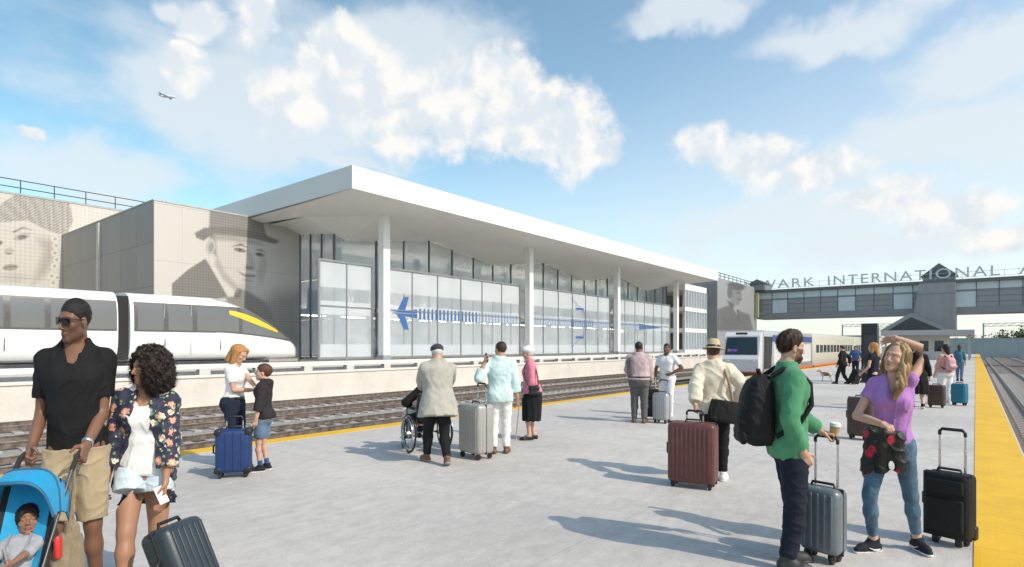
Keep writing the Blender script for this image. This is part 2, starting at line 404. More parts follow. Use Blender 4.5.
class Person:
    def __init__(s, label, u, k, hd, H=1.75, sex='m', skin=(.45, .27, .18), wid=1.0, pose=None, world=None, z=0.0, group=None, heading=None, cat='person', arm=1.0, sc=(1, 1), thick=1.0, browcol=None, lip=None, legw=1.0, fat=0.0):
        P = pose or {}; s.s = H / 1.75; s.sc = A3((sc[0], sc[1], 1)); s.thick = thick; s.k = k; s.H = H; s.sex = sex; s.legw = legw
        ray = -math.atan((u - 512) / FPX) if u is not None else 0
        s.theta = heading if heading is not None else YAW + ray + R(hd)
        s.loc = Vector(world) if world is not None else at(u, k, z)
        s.h = min(max(.0062, k * .00165), .019) / s.s; s.hh = min(max(.0036, k * .0010), .009) / s.s; s.hf = min(max(.0032, k * .0009), .006) / s.s
        tab = MALE if sex == 'm' else FEM
        s.tab = [(a, b * wid + fat * (1 if a < .3 else .4), c * wid + fat * 1.3 * (1 if a < .3 else .4), d) for a, b, c, d in tab]
        sw = (.182 if sex == 'm' else .158) * (1 + (wid - 1) * .7)
        pel = A3(P.get('pel', (0, 0, .96))); s.pel = pel
        if 'pel' not in P:                                  # stand so that both feet reach the ground
            for q, nm in ((-1, 'l'), (1, 'r')):
                f = A3(P.get('f' + nm, (q * .10, 0, .08))); dx = math.hypot(f[0] - q * .088, f[1]); pel[2] = min(pel[2], f[2] + math.sqrt(max(.836 ** 2 - dx * dx, .3)) + .045)
        s.Rt = rotm(P.get('twist', 0), P.get('lean', 0), P.get('side', 0)); s.Rp = rotm(P.get('ptwist', 0), P.get('plean', 0), P.get('pside', 0))
        T = lambda v: pel + s.Rt @ A3(v); s.T = T
        s.sh = {-1: T((-sw + P.get('sil', 0), -.012, .436 + P.get('shl', 0))), 1: T((sw, -.012, .436 + P.get('shr', 0)))}
        s.hip = {q: pel + s.Rp @ A3((q * .088, 0, -.045)) for q in (-1, 1)}
        nb = T((0, -.012, .53)); s.nb = nb; hy, hp, hr = P.get('head', (0, 0, 0))
        s.Rh = np.array(Matrix(s.Rt.tolist()) @ Matrix(rotm(hy, hp, hr).tolist()), dtype=f32)
        half_ = rotm(0, P.get('lean', 0) * .6 + hp * .4, P.get('side', 0) * .6 + hr * .4)
        s.hc = nb + half_ @ A3((0, .028, .135)); hs = P.get('hsize', 1.0); s.hs = hs
        s.el = {}; s.wr = {}; s.kn = {}; s.an = {}; s.hand = {}; s.fy = {}; s.fp = {}
        for q, nm in ((-1, 'l'), (1, 'r')):
            t = P.get('h' + nm, (q * (sw + .07), .03, .80))
            t = s.tolocal(t[1:]) if t[0] == 'px' else (s.toloc3(t[1]) if t[0] == 'w' else A3(t))
            s.el[q], s.wr[q] = ik(s.sh[q], t, .295 * arm, .262 * arm, P.get('e' + nm, (q * .5, -.8, -.3)))
            if 'x' + nm in P:
                xe = s.tolocal(P['x' + nm][1:]); s.el[q] = s.sh[q] + unit(xe - s.sh[q]) * .295 * arm; s.wr[q] = s.el[q] + unit(t - s.el[q]) * .262 * arm
            fa = unit(s.wr[q] - s.el[q]); hdv = P.get('d' + nm, None); hdv = fa if hdv is None else unit(hdv)
            s.hand[q] = (hdv, P.get('n' + nm, (-q, .1, 0)), P.get('c' + nm, .35))
            f = A3(P.get('f' + nm, (q * .10, 0, .08))); s.kn[q], s.an[q] = ik(s.hip[q], f, .424, .415, P.get('k' + nm, (q * .12, 1, 0)))
            s.fy[q] = P.get('y' + nm, -q * 10); s.fp[q] = P.get('p' + nm, 0)
        s.skin = skin; s.lip = lip or tuple(np.array(skin) * np.array((.85, .52, .52))); s.brow = browcol or tuple(np.array(skin) * .25)
        s.P = P; s.bodyops = s._body(tab is FEM)
        me = s._mesh(); s.o = link('person', me, attr_mat('skin', .5, .12, .12, 160, .07))
        s.o.location = s.loc; s.o.rotation_euler = (0, 0, s.theta); s.o.scale = s.sc.tolist(); tag(s.o, label, cat, group)
    def toloc3(s, w):
        d = Vector(w) - s.loc; d = Matrix.Rotation(-s.theta, 3, 'Z') @ d; return A3(d) / s.s / s.sc
    def tolocal(s, t): u, v, k = t; return s.toloc3(at(u, k, zat(v, k)))
    def world(s, p): return s.loc + Matrix.Rotation(s.theta, 3, 'Z') @ Vector([float(x) * s.s for x in A3(p) * s.sc])
    def hw(s, p): return s.hc + s.Rh @ (A3(p) * s.hs)
    def hcap(s, a, b, r1, r2, bul=0): return cap(s.hw(a), s.hw(b), r1 * s.hs, r2 * s.hs, bul)
    def hell(s, c, r): return ell(s.hw(c), A3(r) * s.hs, s.Rh)
    def arm_ops(s, q, off=0.0, upto=2.0, k=.02, flare=0.0):
        """upto: 1 = elbow, 2 = wrist"""
        m = (1.0 if s.sex == 'm' else .84) * s.thick; o = []
        t = min(upto, 1.0); e = s.sh[q] + (s.el[q] - s.sh[q]) * 1.0
        o.append(('u', cap(s.sh[q], e, .050 * m + off, .039 * m + off + flare, .004 * m, cut1=t if upto < 1 else None), k))
        if upto > 1:
            o.append(('u', cap(s.el[q], s.wr[q], .040 * m + off + flare, .027 * m + off + flare, .006 * m, cut1=min(upto - 1, 1.0) if off else None), k))
        return o
    def leg_ops(s, q, off=0.0, upto=2.0, k=.03, flare=0.0):
        m = (1.0 if s.sex == 'm' else .98) * s.legw; o = []; t = min(upto, 1.0)
        o.append(('u', cap(s.hip[q], s.kn[q], .088 * m + off, .055 * m + off + flare, .006, cut1=t if upto < 1 else None), k))
        if upto > 1:
            c = unit(np.cross(s.an[q] - s.kn[q], s.Rp @ A3((1, 0, 0)))) * -1
            mid = s.kn[q] * .68 + s.an[q] * .32 + c * .014
            L_ = float(np.linalg.norm(s.kn[q] - s.an[q])); L2_ = float(np.linalg.norm(mid - s.an[q])) + 1e-6; cu = 1 - (2 - upto) * L_ / L2_ if off else None
            o.append(('u', cap(s.kn[q], mid, .052 * m + off, .054 * m + off), k)); o.append(('u', cap(mid, s.an[q], .053 * m + off, .036 * m + off + flare, cut1=cu), k))
        return o
    def torso_op(s, off=0.0, z0=None, z1=None): return ('u', loft(s.pel, s.Rt, s.tab, off, z0, z1), .04)
    def pelvis_op(s, off=0.0, z0=None, z1=None): return ('u', loft(s.pel, s.Rp, s.tab[:5], off, z0, z1), .04)
    def bust(s, off=0.0):
        return [('u', ell(s.T((q * .066, .072, .315)), (.062 + off, .060 + off, .062 + off)), .05) for q in (-1, 1)] if s.sex == 'f' else \
               [('u', ell(s.T((q * .075, .070, .355)), (.075 + off, .036 + off, .055 + off)), .06) for q in (-1, 1)]
    def butt(s, off=0.0): return [('u', ell(s.pel + s.Rp @ A3((q * .075, -.062, -.05)), (.088 + off, .082 + off, .09 + off)), .05) for q in (-1, 1)]
    def trap(s, q, off=0.0):
        w_ = s.sh[q] - s.T((0, -.012, .436)); r = .038 if s.sex == 'm' else .029
        return [('u', cap(s.T((q * .035, -.022, .512)), s.T((0, -.014, .452)) + w_ * .72, r + off, r + off), .05)]
    def foot_fr(s, q):
        M = Matrix.Rotation(R(s.fy[q]), 3, 'Z') @ Matrix.Rotation(R(-s.fp[q]), 3, 'X')
        Rm = np.array(M, dtype=f32); a = s.an[q]; return a, Rm
    def foot_ops(s, q, off=0.0):
        a, Rm = s.foot_fr(q); F = lambda x, y, z: a + Rm @ A3((x, y, z))
        return [('u', cap(F(0, -.035, -.042), F(q * .008, .115, -.050), .036 + off, .036 + off), .02), ('u', cap(F(q * .008, .115, -.052), F(q * .004, .165, -.056), .034 + off, .024 + off), .02),
                ('u', cap(F(0, 0, .02), F(0, .05, -.035), .038 + off, .034 + off), .03)]
    def _body(s, fem):
        o = [s.torso_op(-.004)] + s.bust(-.004) + s.butt(-.004)
        for q in (-1, 1):
            o += [('u', ell(s.sh[q], (.053,) * 3 if s.sex == 'm' else (.043,) * 3), .05)] + s.trap(q, -.003)
            o += s.arm_ops(q) + s.leg_ops(q) + s.foot_ops(q, -.004) + hand_ops(s.wr[q], *s.hand[q][:2], s._tside(q), s.hand[q][2], 1.04 if s.sex == 'm' else .93)
        nr = .052 if s.sex == 'm' else .041
        o.append(('u', cap(s.nb + A3((0, 0, -.03)), s.hw((0, -.022, -.06)), nr + .006, nr), .03))
        f = 1.0 if s.sex == 'm' else .95
        H = [('u', s.hell((0, -.012, .030), (.074, .094, .0865)), .02), ('u', s.hell((0, .020, -.028), (.061 * f, .070, .084)), .03)]
        for q in (-1, 1):
            H += [('u', s.hcap((q * .048 * f, .005, -.062), (q * .012, .062, -.099), .024 * f, .017), .03),
                  ('u', s.hcap((q * .050, .060, .020), (q * .016, .086, .017), .011 * f, .010), .02),
                  ('u', s.hell((q * .043, .052, -.028), (.022, .022, .020)), .02),
                  ('s', s.hell((q * .031, .097, .000), (.0165, .014, .011)), .012),
                  ('u', s.hell((q * .031, .0745, .000), (.0135,) * 3), .003),
                  ('u', s.hcap((q * .0125, .093, -.041), (q * .010, .090, -.040), .0078, .0078), .008),
                  ('u', s.hell((q * .076, -.008, -.012), (.0085, .020, .031)), .008)]
        H += [('u', s.hcap((0, .086, .008), (0, .108, -.034), .0078, .0112), .012), ('u', s.hell((0, .064, -.103), (.022, .018, .016)), .02),
              ('u', s.hcap((-.019, .080, -.0675), (.019, .080, -.0675), .006, .006), .008), ('u', s.hcap((-.008, .0875, -.0655), (.008, .0875, -.0655), .0062, .0062), .008),
              ('u', s.hcap((-.011, .0845, -.0765), (.011, .0845, -.0765), .0075, .0075), .008)]
        return o + H
    def _tside(s, q):
        # thumb side for a hand whose palm normal and direction are given: thumb = cross(n, d) * side
        return -float(q)
    def headcol(s, V):
        p = ((V - s.hc) @ s.Rh) / s.hs; x, y, z = p.T; C = np.tile(np.array(s.skin), (len(V), 1))
        def mixin(m, c): C[:] = C * (1 - m[:, None]) + np.array(c) * m[:, None]
        g = lambda d, a, b: np.clip((b - d) / (b - a), 0, 1)
        fr = (y > .055)
        ck = np.minimum(np.hypot(x - .04, z + .03), np.hypot(x + .04, z + .03)); mixin(g(ck, .0, .03) * .35 * fr, np.array(s.skin) * np.array((1.08, .84, .82)))
        lipm = g(np.hypot(x / .024, (z + .0705) / .0105), .8, 1.1) * fr; mixin(lipm, s.lip)
        mixin(g(np.hypot(x / .021, (z + .0708) / .0016), .6, 1.4) * fr, np.array(s.lip) * .4)
        for q in (-1, 1):
            ex = x - q * .031
            br = g(np.abs(z - (.0215 - 7.0 * (ex - q * .002) ** 2)), .002, .0055) * g(np.abs(ex), .017, .022) * fr; mixin(br * .85, s.brow)
            if s.P.get('asleep'):
                mixin(g(np.abs(z + .003 - 9 * ex ** 2), .0008, .003) * g(np.abs(ex), .013, .016) * fr * .8, (.03, .018, .012)); continue
            e = np.hypot(ex / .0135, z / .0068); mixin(g(e, .85, 1.05) * fr, (.72, .69, .66))
            mixin(g(np.hypot(ex, z), .0048, .0068) * g(e, .9, 1.0) * fr, (.045, .028, .018))
            mixin(g(np.abs(z - (.0066 - 14 * ex ** 2)), .0008, .0032) * g(np.abs(ex), .013, .016) * fr * .85, (.02, .013, .01))
        nz = g(np.hypot(np.abs(x) - .008, (z + .047)), .001, .0045) * (y > .085); mixin(nz * .7, np.array(s.skin) * .35)
        st = s.P.get('stubble', 0)
        if st:
            b = g(np.maximum(z, -.04 * 0 - .045 + .0 * x) - -.045 + .0, -.01, .03) * (y > -.005) * (z < -.035)
            b = ((z < -.047) | ((np.abs(x) > .035) & (z < -.01))) & (y > .0) & (z > -.125)
            mixin(b * st * (1 - lipm), s.brow)
        return C
    def _mesh(s):
        ops = s.bodyops; lo, hi = ops_box(ops); parts = []
        cuts = []
        # body, cut at the neck and at the wrists where the finer pieces take over
        nk = half(s.hw((0, -.02, -.118)), s.Rh @ A3((0, -.25, 1)))
        bops = ops
        G, l = evalf(bops, lo, hi, s.h); v, q = nets(G, l, s.h)
        def drop(v, q, keep):
            kq = keep[q].all(1); return v, q[kq]
        keep = nk(v) < .004
        for sd in (-1, 1):
            d = s.hand[sd][0]; keep &= ~(((v - s.wr[sd]) @ d > .006) & (np.linalg.norm(v - s.wr[sd], axis=1) < .23))
        parts.append(drop(v, q, keep))
        c = s.hc; r = .19 * s.hs
        G, l = evalf(ops, c - r, c + r, s.hh); v, q = nets(G, l, s.hh); parts.append(drop(v, q, (nk(v) > -.006)))
        for sd in (-1, 1):
            w_, d = s.wr[sd], s.hand[sd][0]; hops = hand_ops(w_, *s.hand[sd][:2], s._tside(sd), s.hand[sd][2], 1.04 if s.sex == 'm' else .93) + s.arm_ops(sd)[1:]
            lo_, hi_ = w_ - .05, w_ + .05; tip = w_ + d * .1; lo_ = np.minimum(lo_, tip - .12); hi_ = np.maximum(hi_, tip + .12)
            G, l = evalf(hops, lo_, hi_, s.hf); v, q = nets(G, l, s.hf); parts.append(drop(v, q, ((v - w_) @ d > -.004)))
        return mesh_of('person', parts, s.s, s.headcol)
    # ---- clothing
    def wear(s, name, ops, m, disp=None, h=None, parent=None): return blob(name, ops, h or s.h, m, parent or s.o, disp, s.s)
    def top(s, m, off=.010, sleeve=.55, hem=-.08, neck='crew', name='shirt', wr=(.004, 38), flare=.006, seed=3, bottomflare=0.0, z1=.548, extra=()):
        s.hemz = hem
        o = [('u', loft(s.pel, s.Rt, [(a, b + bottomflare * max(0, (.15 - a) / .3), c + bottomflare * max(0, (.15 - a) / .3), d) for a, b, c, d in [(-.30, s.tab[1][1], s.tab[1][2], s.tab[1][3])] + s.tab[1:]], off, hem, z1), .04)] + s.bust(off)
        if hem < -.02: o += s.butt(off + .003)
        o.append(('x', half(s.pel + s.Rt @ A3((0, 0, hem)), s.Rt @ A3((0, 0, -1))), 0))
        for q in (-1, 1):
            o += [('u', ell(s.sh[q], ((.053 if s.sex == 'm' else .043) + off * .85,) * 3), .05)] + s.trap(q, off * .9)
            sv = sleeve[(q + 1) // 2] if isinstance(sleeve, tuple) else sleeve
            if sv: o += s.arm_ops(q, off, sv, .03, flare)
        o += list(extra)
        if neck == 'crew': o.append(('s', cap(s.T((0, .022, .520)), s.T((0, .03, .66)), .062, .075), .006))
        if neck == 'v': o += [('s', cap(s.T((0, .105, .385)), s.T((0, .02, .535)), .006, .070), .006)]
        if neck == 'scoop': o += [('s', cap(s.T((0, .07, .45)), s.T((0, .02, .58)), .062, .085), .008)]
        if neck == 'tank': o += [('s', cap(s.T((0, .09, .43)), s.T((0, .02, .58)), .065, .09), .008)]
        return s.wear(name, o, m, wrink(seed, *wr))
    def collar(s, m, name='collar'):
        o = []
        n = 16
        for i in range(n):
            a0, a1 = 2 * math.pi * (i + .0) / n, 2 * math.pi * (i + 1) / n
            r = .068 if s.sex == 'm' else .058
            p = lambda a: s.T((r * math.sin(a), .004 + r * .95 * math.cos(a), .522 - .030 * max(0, math.cos(a)) + .012 * -math.cos(a)))
            if i in (0, n - 1): continue
            o.append(('u', cap(p(a0), p(a1), .013, .013), .006))
        return s.wear(name, o, m, None, min(s.h, .008))
    def trousers(s, m, off=.012, upto=1.93, waist=None, flare=.0, name='trousers', wr=(.004, 30), seed=9):
        waist = min(.055, getattr(s, 'hemz', .1) + .012) if waist is None else waist
        o = [s.pelvis_op(off * .7, -.15 if upto > .5 else -.075, waist)] + s.butt(off * .7 if upto > .5 else off * .2)
        for q in (-1, 1): o += s.leg_ops(q, off, upto, .035 if upto > .5 else .012, flare)
        o.append(('x', half(s.pel + s.Rp @ A3((0, 0, waist)), s.Rp @ A3((0, 0, 1))), 0))
        return s.wear(name, o, m, wrink(seed, wr[0], wr[1], (1, 1, 1.6)))
    def skirt(s, m, bot, waist=.08, r=.20, off=.012, name='skirt', amp=.008, y=0.0):
        z = s.pel[2]; tb = [(bot - z, r, r * .8, y), (-.20, .19, .15, -.01), (-.07, s.tab[1][1], s.tab[1][2] + .02, -.02), (.03, s.tab[2][1], s.tab[2][2], 0), (.13, s.tab[3][1], s.tab[3][2], 0)]
        tb[1] = (-.20, .5 * (r + s.tab[1][1]) * .97, .45 * (r + s.tab[1][1]), -.01)
        o = [('u', loft(s.pel, np.eye(3), tb, off, bot - z, waist), .02)]
        def fold(P):
            a = np.arctan2(P[:, 1] - s.pel[1], P[:, 0] - s.pel[0]); f = np.clip((s.pel[2] - P[:, 2]) / .5, 0, 1)
            return amp * f * np.sin(a * 11 + np.sin(P[:, 2] * 9))
        return s.wear(name, o, m, fold)
    def belt(s, m, z=.045, off=.016):
        return s.wear('belt', [('u', loft(s.pel, s.Rp, s.tab[:5], off, z - .018, z + .018), .02)], m, None, min(s.h, .012))
    def shoes(s, m, sole=None, off=.008, high=.035, name='shoe'):
        for q in (-1, 1):
            a, Rm = s.foot_fr(q); F = lambda x, y, z: a + Rm @ A3((x, y, z))
            o = s.foot_ops(q, off)[:2] + [('u', cap(F(0, -.01, high), F(0, .045, -.03), .040 + off, .034 + off), .03)]
            cuts = [('x', half(F(0, 0, high), Rm @ A3((0, 0, 1))), 0)]
            sh = s.wear(name, o + cuts + [('x', half(F(0, 0, -.066), Rm @ A3((0, 0, -1))), 0)], m, None, min(s.h, .008))
            so = [('u', cap(F(0, -.04, -.045), F(q * .008, .115, -.050), .040 + off, .039 + off), .02), ('u', cap(F(q * .008, .115, -.052), F(q * .004, .168, -.056), .037 + off, .027 + off), .02)]
            so += [('x', half(F(0, 0, -.060), Rm @ A3((0, 0, 1))), 0), ('x', half(F(0, 0, -.0835), Rm @ A3((0, 0, -1))), 0)]
            s.wear('sole', so, sole or m, None, min(s.h, .007), sh)
    # ---- hair and headgear
    def hair(s, m, kind='short', thick=.010, h=None, extra=(), noise=None, line=.75, z0=0.0, name='hair'):
        o = [('u', s.hell((0, -.014, .032), (.074 + thick, .094 + thick, .0865 + thick * 1.15)), .01)]
        if kind != 'curly':
            o.append(('x', half(s.hw((0, .015, z0)), s.Rh @ A3((0, line, -1))), 0))
        if thick > .006: o += [('s', s.hell((q * .078, .003, -.02), (.02, .020, .035)), .01) for q in (-1, 1)] if kind == 'short' else []
        n_x = [x for x in o if x[0] == 'x']; o = [x for x in o if x[0] != 'x']
        G_ops = o + n_x + list(extra)
        return s.wear(name, G_ops, m, noise, h or s.hh)
# ------------------------------------------------------------------ setting: ground, platform, tracks
M_conc = mat('white_concrete', (.60, .585, .55), .8, var=.06, scale=.8, bump=.25, bscale=30)
M_white = mat('white_paint', (.80, .80, .78), .45, var=.03, scale=.5)
M_grey = mat('grey_metal', (.36, .37, .39), .45, .3, var=.06, scale=2)
M_dark = mat('dark_metal', (.06, .062, .066), .45, .4, var=.15, scale=3)
M_black = mat('black_plastic', (.013, .013, .014), .42, var=.2, scale=20)
M_rubber = mat('black_rubber', (.02, .02, .02), .8, var=.2)
M_chrome = mat('brushed_metal', (.62, .63, .65), .28, .9, var=.05, scale=30)
M_rail = mat('worn_rail', (.25, .205, .175), .45, .7, var=.3, scale=6)
M_railtop = mat('polished_rail', (.50, .49, .48), .25, .9, var=.1, scale=6)
def platform_mat():
    m = bpy.data.materials.new('platform_concrete'); m.use_nodes = True; t = NT(m.node_tree); p = m.node_tree.nodes['Principled BSDF']
    c = t.n('ShaderNodeTexCoord').outputs['Object']
    big = t.noise(c, .35, 5, .6); mid = t.noise(t.v('MULTIPLY', c, (1, .55, 1)), 7.0, 8, .72); fine = t.noise(c, 40, 5, .75); sp = t.noise(c, 260, 2, .7)
    f = t.m('ADD', t.m('ADD', t.m('MULTIPLY', big, .30), t.m('MULTIPLY', mid, .32)), t.m('ADD', t.m('MULTIPLY', fine, .22), t.m('MULTIPLY', sp, .16)))
    col = t.mix(t.ramp(f, .40, .60), (.425, .395, .37), (.605, .57, .535))
    s3 = t.n('ShaderNodeSeparateXYZ'); t.put(s3.inputs[0], c)
    ln = None
    for ax, per, o in ((0, 5.2, 2.6), (1, 6.1, 1.2)):
        fr = t.m('ABSOLUTE', t.m('SUBTRACT', t.m('FRACT', t.m('DIVIDE', t.m('ADD', s3.outputs[ax], o), per)), .5))
        q = t.ramp(fr, .4978, .4992); ln = q if ln is None else t.m('MAXIMUM', ln, q)
    st = t.ramp(t.noise(t.v('MULTIPLY', c, (1.4, .5, 1)), 1.1, 6, .68), .56, .74)
    col = t.mix(t.m('MULTIPLY', st, .10), col, (.30, .29, .28))
    sc = t.ramp(t.noise(t.v('MULTIPLY', c, (.7, 5.0, 1)), 3.0, 6, .7), .60, .75)
    col = t.mix(t.m('MULTIPLY', sc, .10), col, (.66, .65, .64))
    gum = t.ramp(t.vor(c, 1.6), .035, .022); col = t.mix(t.m('MULTIPLY', gum, .35), col, (.2, .2, .2))
    col = t.mix(t.m('MULTIPLY', ln, .28), col, (.22, .215, .21))
    t.put(p.inputs['Base Color'], col); p.inputs['Roughness'].default_value = .82; p.inputs['Specular IOR Level'].default_value = .3
    b = t.n('ShaderNodeBump'); b.inputs['Strength'].default_value = .35; b.inputs['Distance'].default_value = .004
    t.put(b.inputs['Height'], t.m('ADD', fine, sp)); t.put(p.inputs['Normal'], b.outputs[0]); return m
def ballast_mat(name, lo, hi):
    m = bpy.data.materials.new(name); m.use_nodes = True; t = NT(m.node_tree); p = m.node_tree.nodes['Principled BSDF']
    c = t.n('ShaderNodeTexCoord').outputs['Object']; v = t.vor(c, 16, 'F1', 'Color'); d = t.vor(c, 16); big = t.noise(c, .6, 4)
    f = t.m('ADD', t.m('MULTIPLY', t.v('DOT_PRODUCT', v, (.33, .33, .33)), .7), t.m('MULTIPLY', big, .3))
    t.put(p.inputs['Base Color'], t.mix(f, lo, hi)); p.inputs['Roughness'].default_value = .9
    b = t.n('ShaderNodeBump'); b.inputs['Strength'].default_value = .9; b.inputs['Distance'].default_value = .05
    t.put(b.inputs['Height'], t.m('SUBTRACT', 1, d)); t.put(p.inputs['Normal'], b.outputs[0]); return m
def tactile_mat():
    m = bpy.data.materials.new('yellow_tactile'); m.use_nodes = True; t = NT(m.node_tree); p = m.node_tree.nodes['Principled BSDF']
    c = t.n('ShaderNodeTexCoord').outputs['Object']
    big = t.noise(c, 1.5, 5, .6); fine = t.noise(c, 60, 4, .7)
    col = t.mix(t.ramp(t.m('ADD', t.m('MULTIPLY', big, .6), t.m('MULTIPLY', fine, .4)), .35, .65), (.70, .39, .004), (.84, .49, .007))
    s3 = t.n('ShaderNodeSeparateXYZ'); t.put(s3.inputs[0], c)
    tile = t.ramp(t.m('ABSOLUTE', t.m('SUBTRACT', t.m('FRACT', t.m('DIVIDE', s3.outputs[1], .61)), .5)), .490, .496)
    col = t.mix(t.m('MULTIPLY', tile, .5), col, (.25, .15, .01)); t.put(p.inputs['Base Color'], col); p.inputs['Roughness'].default_value = .6
    fx = t.m('ABSOLUTE', t.m('SUBTRACT', t.m('FRACT', t.m('DIVIDE', s3.outputs[0], .06)), .5)); fy = t.m('ABSOLUTE', t.m('SUBTRACT', t.m('FRACT', t.m('DIVIDE', s3.outputs[1], .06)), .5))
    r = t.m('SQRT', t.m('ADD', t.m('MULTIPLY', fx, fx), t.m('MULTIPLY', fy, fy)))
    b = t.n('ShaderNodeBump'); b.inputs['Strength'].default_value = .25; b.inputs['Distance'].default_value = .004
    t.put(b.inputs['Height'], t.ramp(r, .24, .12)); t.put(p.inputs['Normal'], b.outputs[0]); return m
TZ = -1.25
bm = BM(); b2(bm, -2500, 2500, -400, 4000, TZ - 1.2, TZ - .25)
tag(obj('ground', bm, mat('earth', (.20, .19, .13), .95, var=.3, scale=.05)), kind='structure')
bm = BM(); b2(bm, -27.15, -9.8, -30, 420, TZ - .3, TZ + .13); b2(bm, .62, 26, -30, 420, TZ - .3, TZ + .13)
tag(obj('gravel', bm, ballast_mat('ballast', (.30, .275, .25), (.45, .42, .39))), kind='structure')
bm = BM(); b2(bm, .63, 25.9, -29.9, 419, TZ - .2, TZ + .134)
tag(obj('gravel', bm, ballast_mat('brown_ballast', (.10, .078, .064), (.26, .21, .18))), kind='structure')
PE_L, PE_R, PY0, PY1 = -9.78, .58, -12, 150
bm = BM(); b2(bm, PE_L, PE_R, PY0, PY1, -1.9, 0.0, bev=.015)
tag(obj('platform', bm, platform_mat()), kind='structure')
MT = tactile_mat()
bm = BM(); b2(bm, -.012, PE_R - .03, PY0, PY1, -.01, .007); tag(obj('platform_edge_paving', bm, MT), kind='structure')
bm = BM(); b2(bm, PE_L + .03, PE_L + .40, PY0, PY1, -.01, .006); tag(obj('platform_edge_paving', bm, MT), kind='structure')
# railway tracks: rails and sleepers
M_tie = mat('concrete_sleeper', (.365, .335, .31), .9, var=.2, scale=3, bump=.3)
M_rust = mat('rusty_ballast_stain', (.22, .15, .11), .9, var=.2, scale=2)
def rail_bm(x, y0, y1):
    bm = BM(); z = TZ + .17
    pr = [(-.07, 0), (.07, 0), (.07, .012), (.012, .035), (.012, .12), (.036, .135), (.036, .165), (-.036, .165), (-.036, .135), (-.012, .12), (-.012, .035), (-.07, .012)]
    prism(bm, [Vector((x + a, y0, z + b)) for a, b in pr], (0, y1 - y0, 0)); return bm
tracks = [(-12.6, 'brown rails of the track beside the platform where the striped train stands'), (-16.9, 'second railway track out from the left platform edge, on grey ballast'),
          (-20.9, 'third railway track out from the left platform edge, on grey ballast'), (-24.9, 'railway track running along the foot of the pale concrete wall'),
          (2.35, 'brown rails directly beside the wide yellow platform edge'), (6.6, 'second brown rail track to the right of the wide yellow edge'), (10.9, 'third rail track, farthest out beyond the wide yellow edge')]
tie_me = None
for tx, lab in tracks:
    e = empty('railway_track', (tx, 0, 0), 0, lab, 'railway track', 'railway tracks beside the platform')
    for dx in (-.72, .72):
        r_ = obj('rail', rail_bm(dx, -25, 400), M_rail, e)
        bm = BM(); b2(bm, dx - .022, dx + .022, -25, 400, TZ + .33, TZ + .338); obj('running_surface', bm, M_railtop, r_)
    y0 = 1.0 if tx < 0 else 14
    if tie_me is None:
        bm = BM(); box(bm, (0, 0, TZ + .09), (2.5, .24, .18), bev=.02); t0 = obj('sleeper', bm, M_tie, e); tie_me = t0.data; t0.location = (0, y0, 0)
    else: link('sleeper', tie_me, None, e).location = (0, y0, 0)
    for i in range(1, 98): link('sleeper', tie_me, None, e).location = (0, y0 + i * .62, 0)
    bm = BM()
    for i in range(98, 330): box(bm, (0, y0 + i * .62, TZ + .09), (2.5, .24, .18))
    tag(obj('sleepers', bm, M_tie, e), kind='stuff')
# pale concrete wall between the tracks and the guideway
bm = BM(); b2(bm, -27.5, -27.15, -30, 160, -1.9, .22)
w_ = obj('retaining_wall', bm, mat('beige_concrete', (.65, .605, .55), .85, var=.07, scale=.7, bump=.2, bscale=14))
tag(w_, 'long low beige concrete wall between the tracks and the white guideway', 'wall')
bm = BM(); b2(bm, -27.56, -27.09, -30, 160, .223, .34, bev=.01); obj('coping', bm, mat('light_coping', (.69, .65, .60), .8, var=.05), w_)
# guideway beams under the monorail and the station screens
gw = empty('guideway', (-30, 0, 0), 0, 'white elevated guideway beam on short posts behind the low concrete wall', 'guideway')
bm = BM(); b2(bm, 1.5, 1.75, -30, 82, .56, .80, bev=.015); obj('edge_beam', bm, mat('guideway_white', (.72, .71, .68), .6, var=.05), gw)
bm = BM(); b2(bm, -3.6, 1.1, -30, 82, .15, .52); obj('deck', bm, mat('deck_concrete', (.62, .61, .59), .85), gw)
for i in range(38):
    bm = BM(); b2(bm, 1.45, 1.8, -.25, .25, -.6, .557); q = obj('post', bm, M_conc, gw); q.location = (0, -20 + i * 2.7, 0)
bm = BM(); b2(bm, -9, 1.1, -30, 110, -1.4, .1); obj('dark_base', bm, mat('dark_concrete', (.13, .125, .12), .9), gw)  # one dark block filling the space below the deck
# ------------------------------------------------------------------ murals: printed wall panels
def Emask(u, v, cx, cy, rx, ry, rot=0, soft=.15):
    a = R(rot); x = (u - cx) * math.cos(a) + (v - cy) * math.sin(a); y = -(u - cx) * math.sin(a) + (v - cy) * math.cos(a)
    return np.clip((1 + soft - np.hypot(x / rx, y / ry)) / (2 * soft), 0, 1)
def Pmask(u, v, pts, soft=1.0):
    pts = np.array(pts, float); d = np.full(u.shape, 1e9); ins = np.zeros(u.shape, bool)
    for i in range(len(pts)):
        a, b = pts[i], pts[(i + 1) % len(pts)]; e = b - a
        t = np.clip(((u - a[0]) * e[0] + (v - a[1]) * e[1]) / (e @ e + 1e-9), 0, 1); d = np.minimum(d, np.hypot(u - a[0] - t * e[0], v - a[1] - t * e[1]))
        c = ((a[1] > v) != (b[1] > v)) & (u < (b[0] - a[0]) * (v - a[1]) / (b[1] - a[1] + 1e-12) + a[0]); ins ^= c
    return np.clip(.5 - np.where(ins, -d, d) / (2 * soft), 0, 1)
def lines(base, u, v, L):
    T = np.full(u.shape, float(base))
    for it in L:
        m = Emask(u, v, *it[1]) if it[0] == 'E' else Pmask(u, v, it[1], it[3] if len(it) > 3 else .8)
        T = T * (1 - m) + it[2] * m
    return T
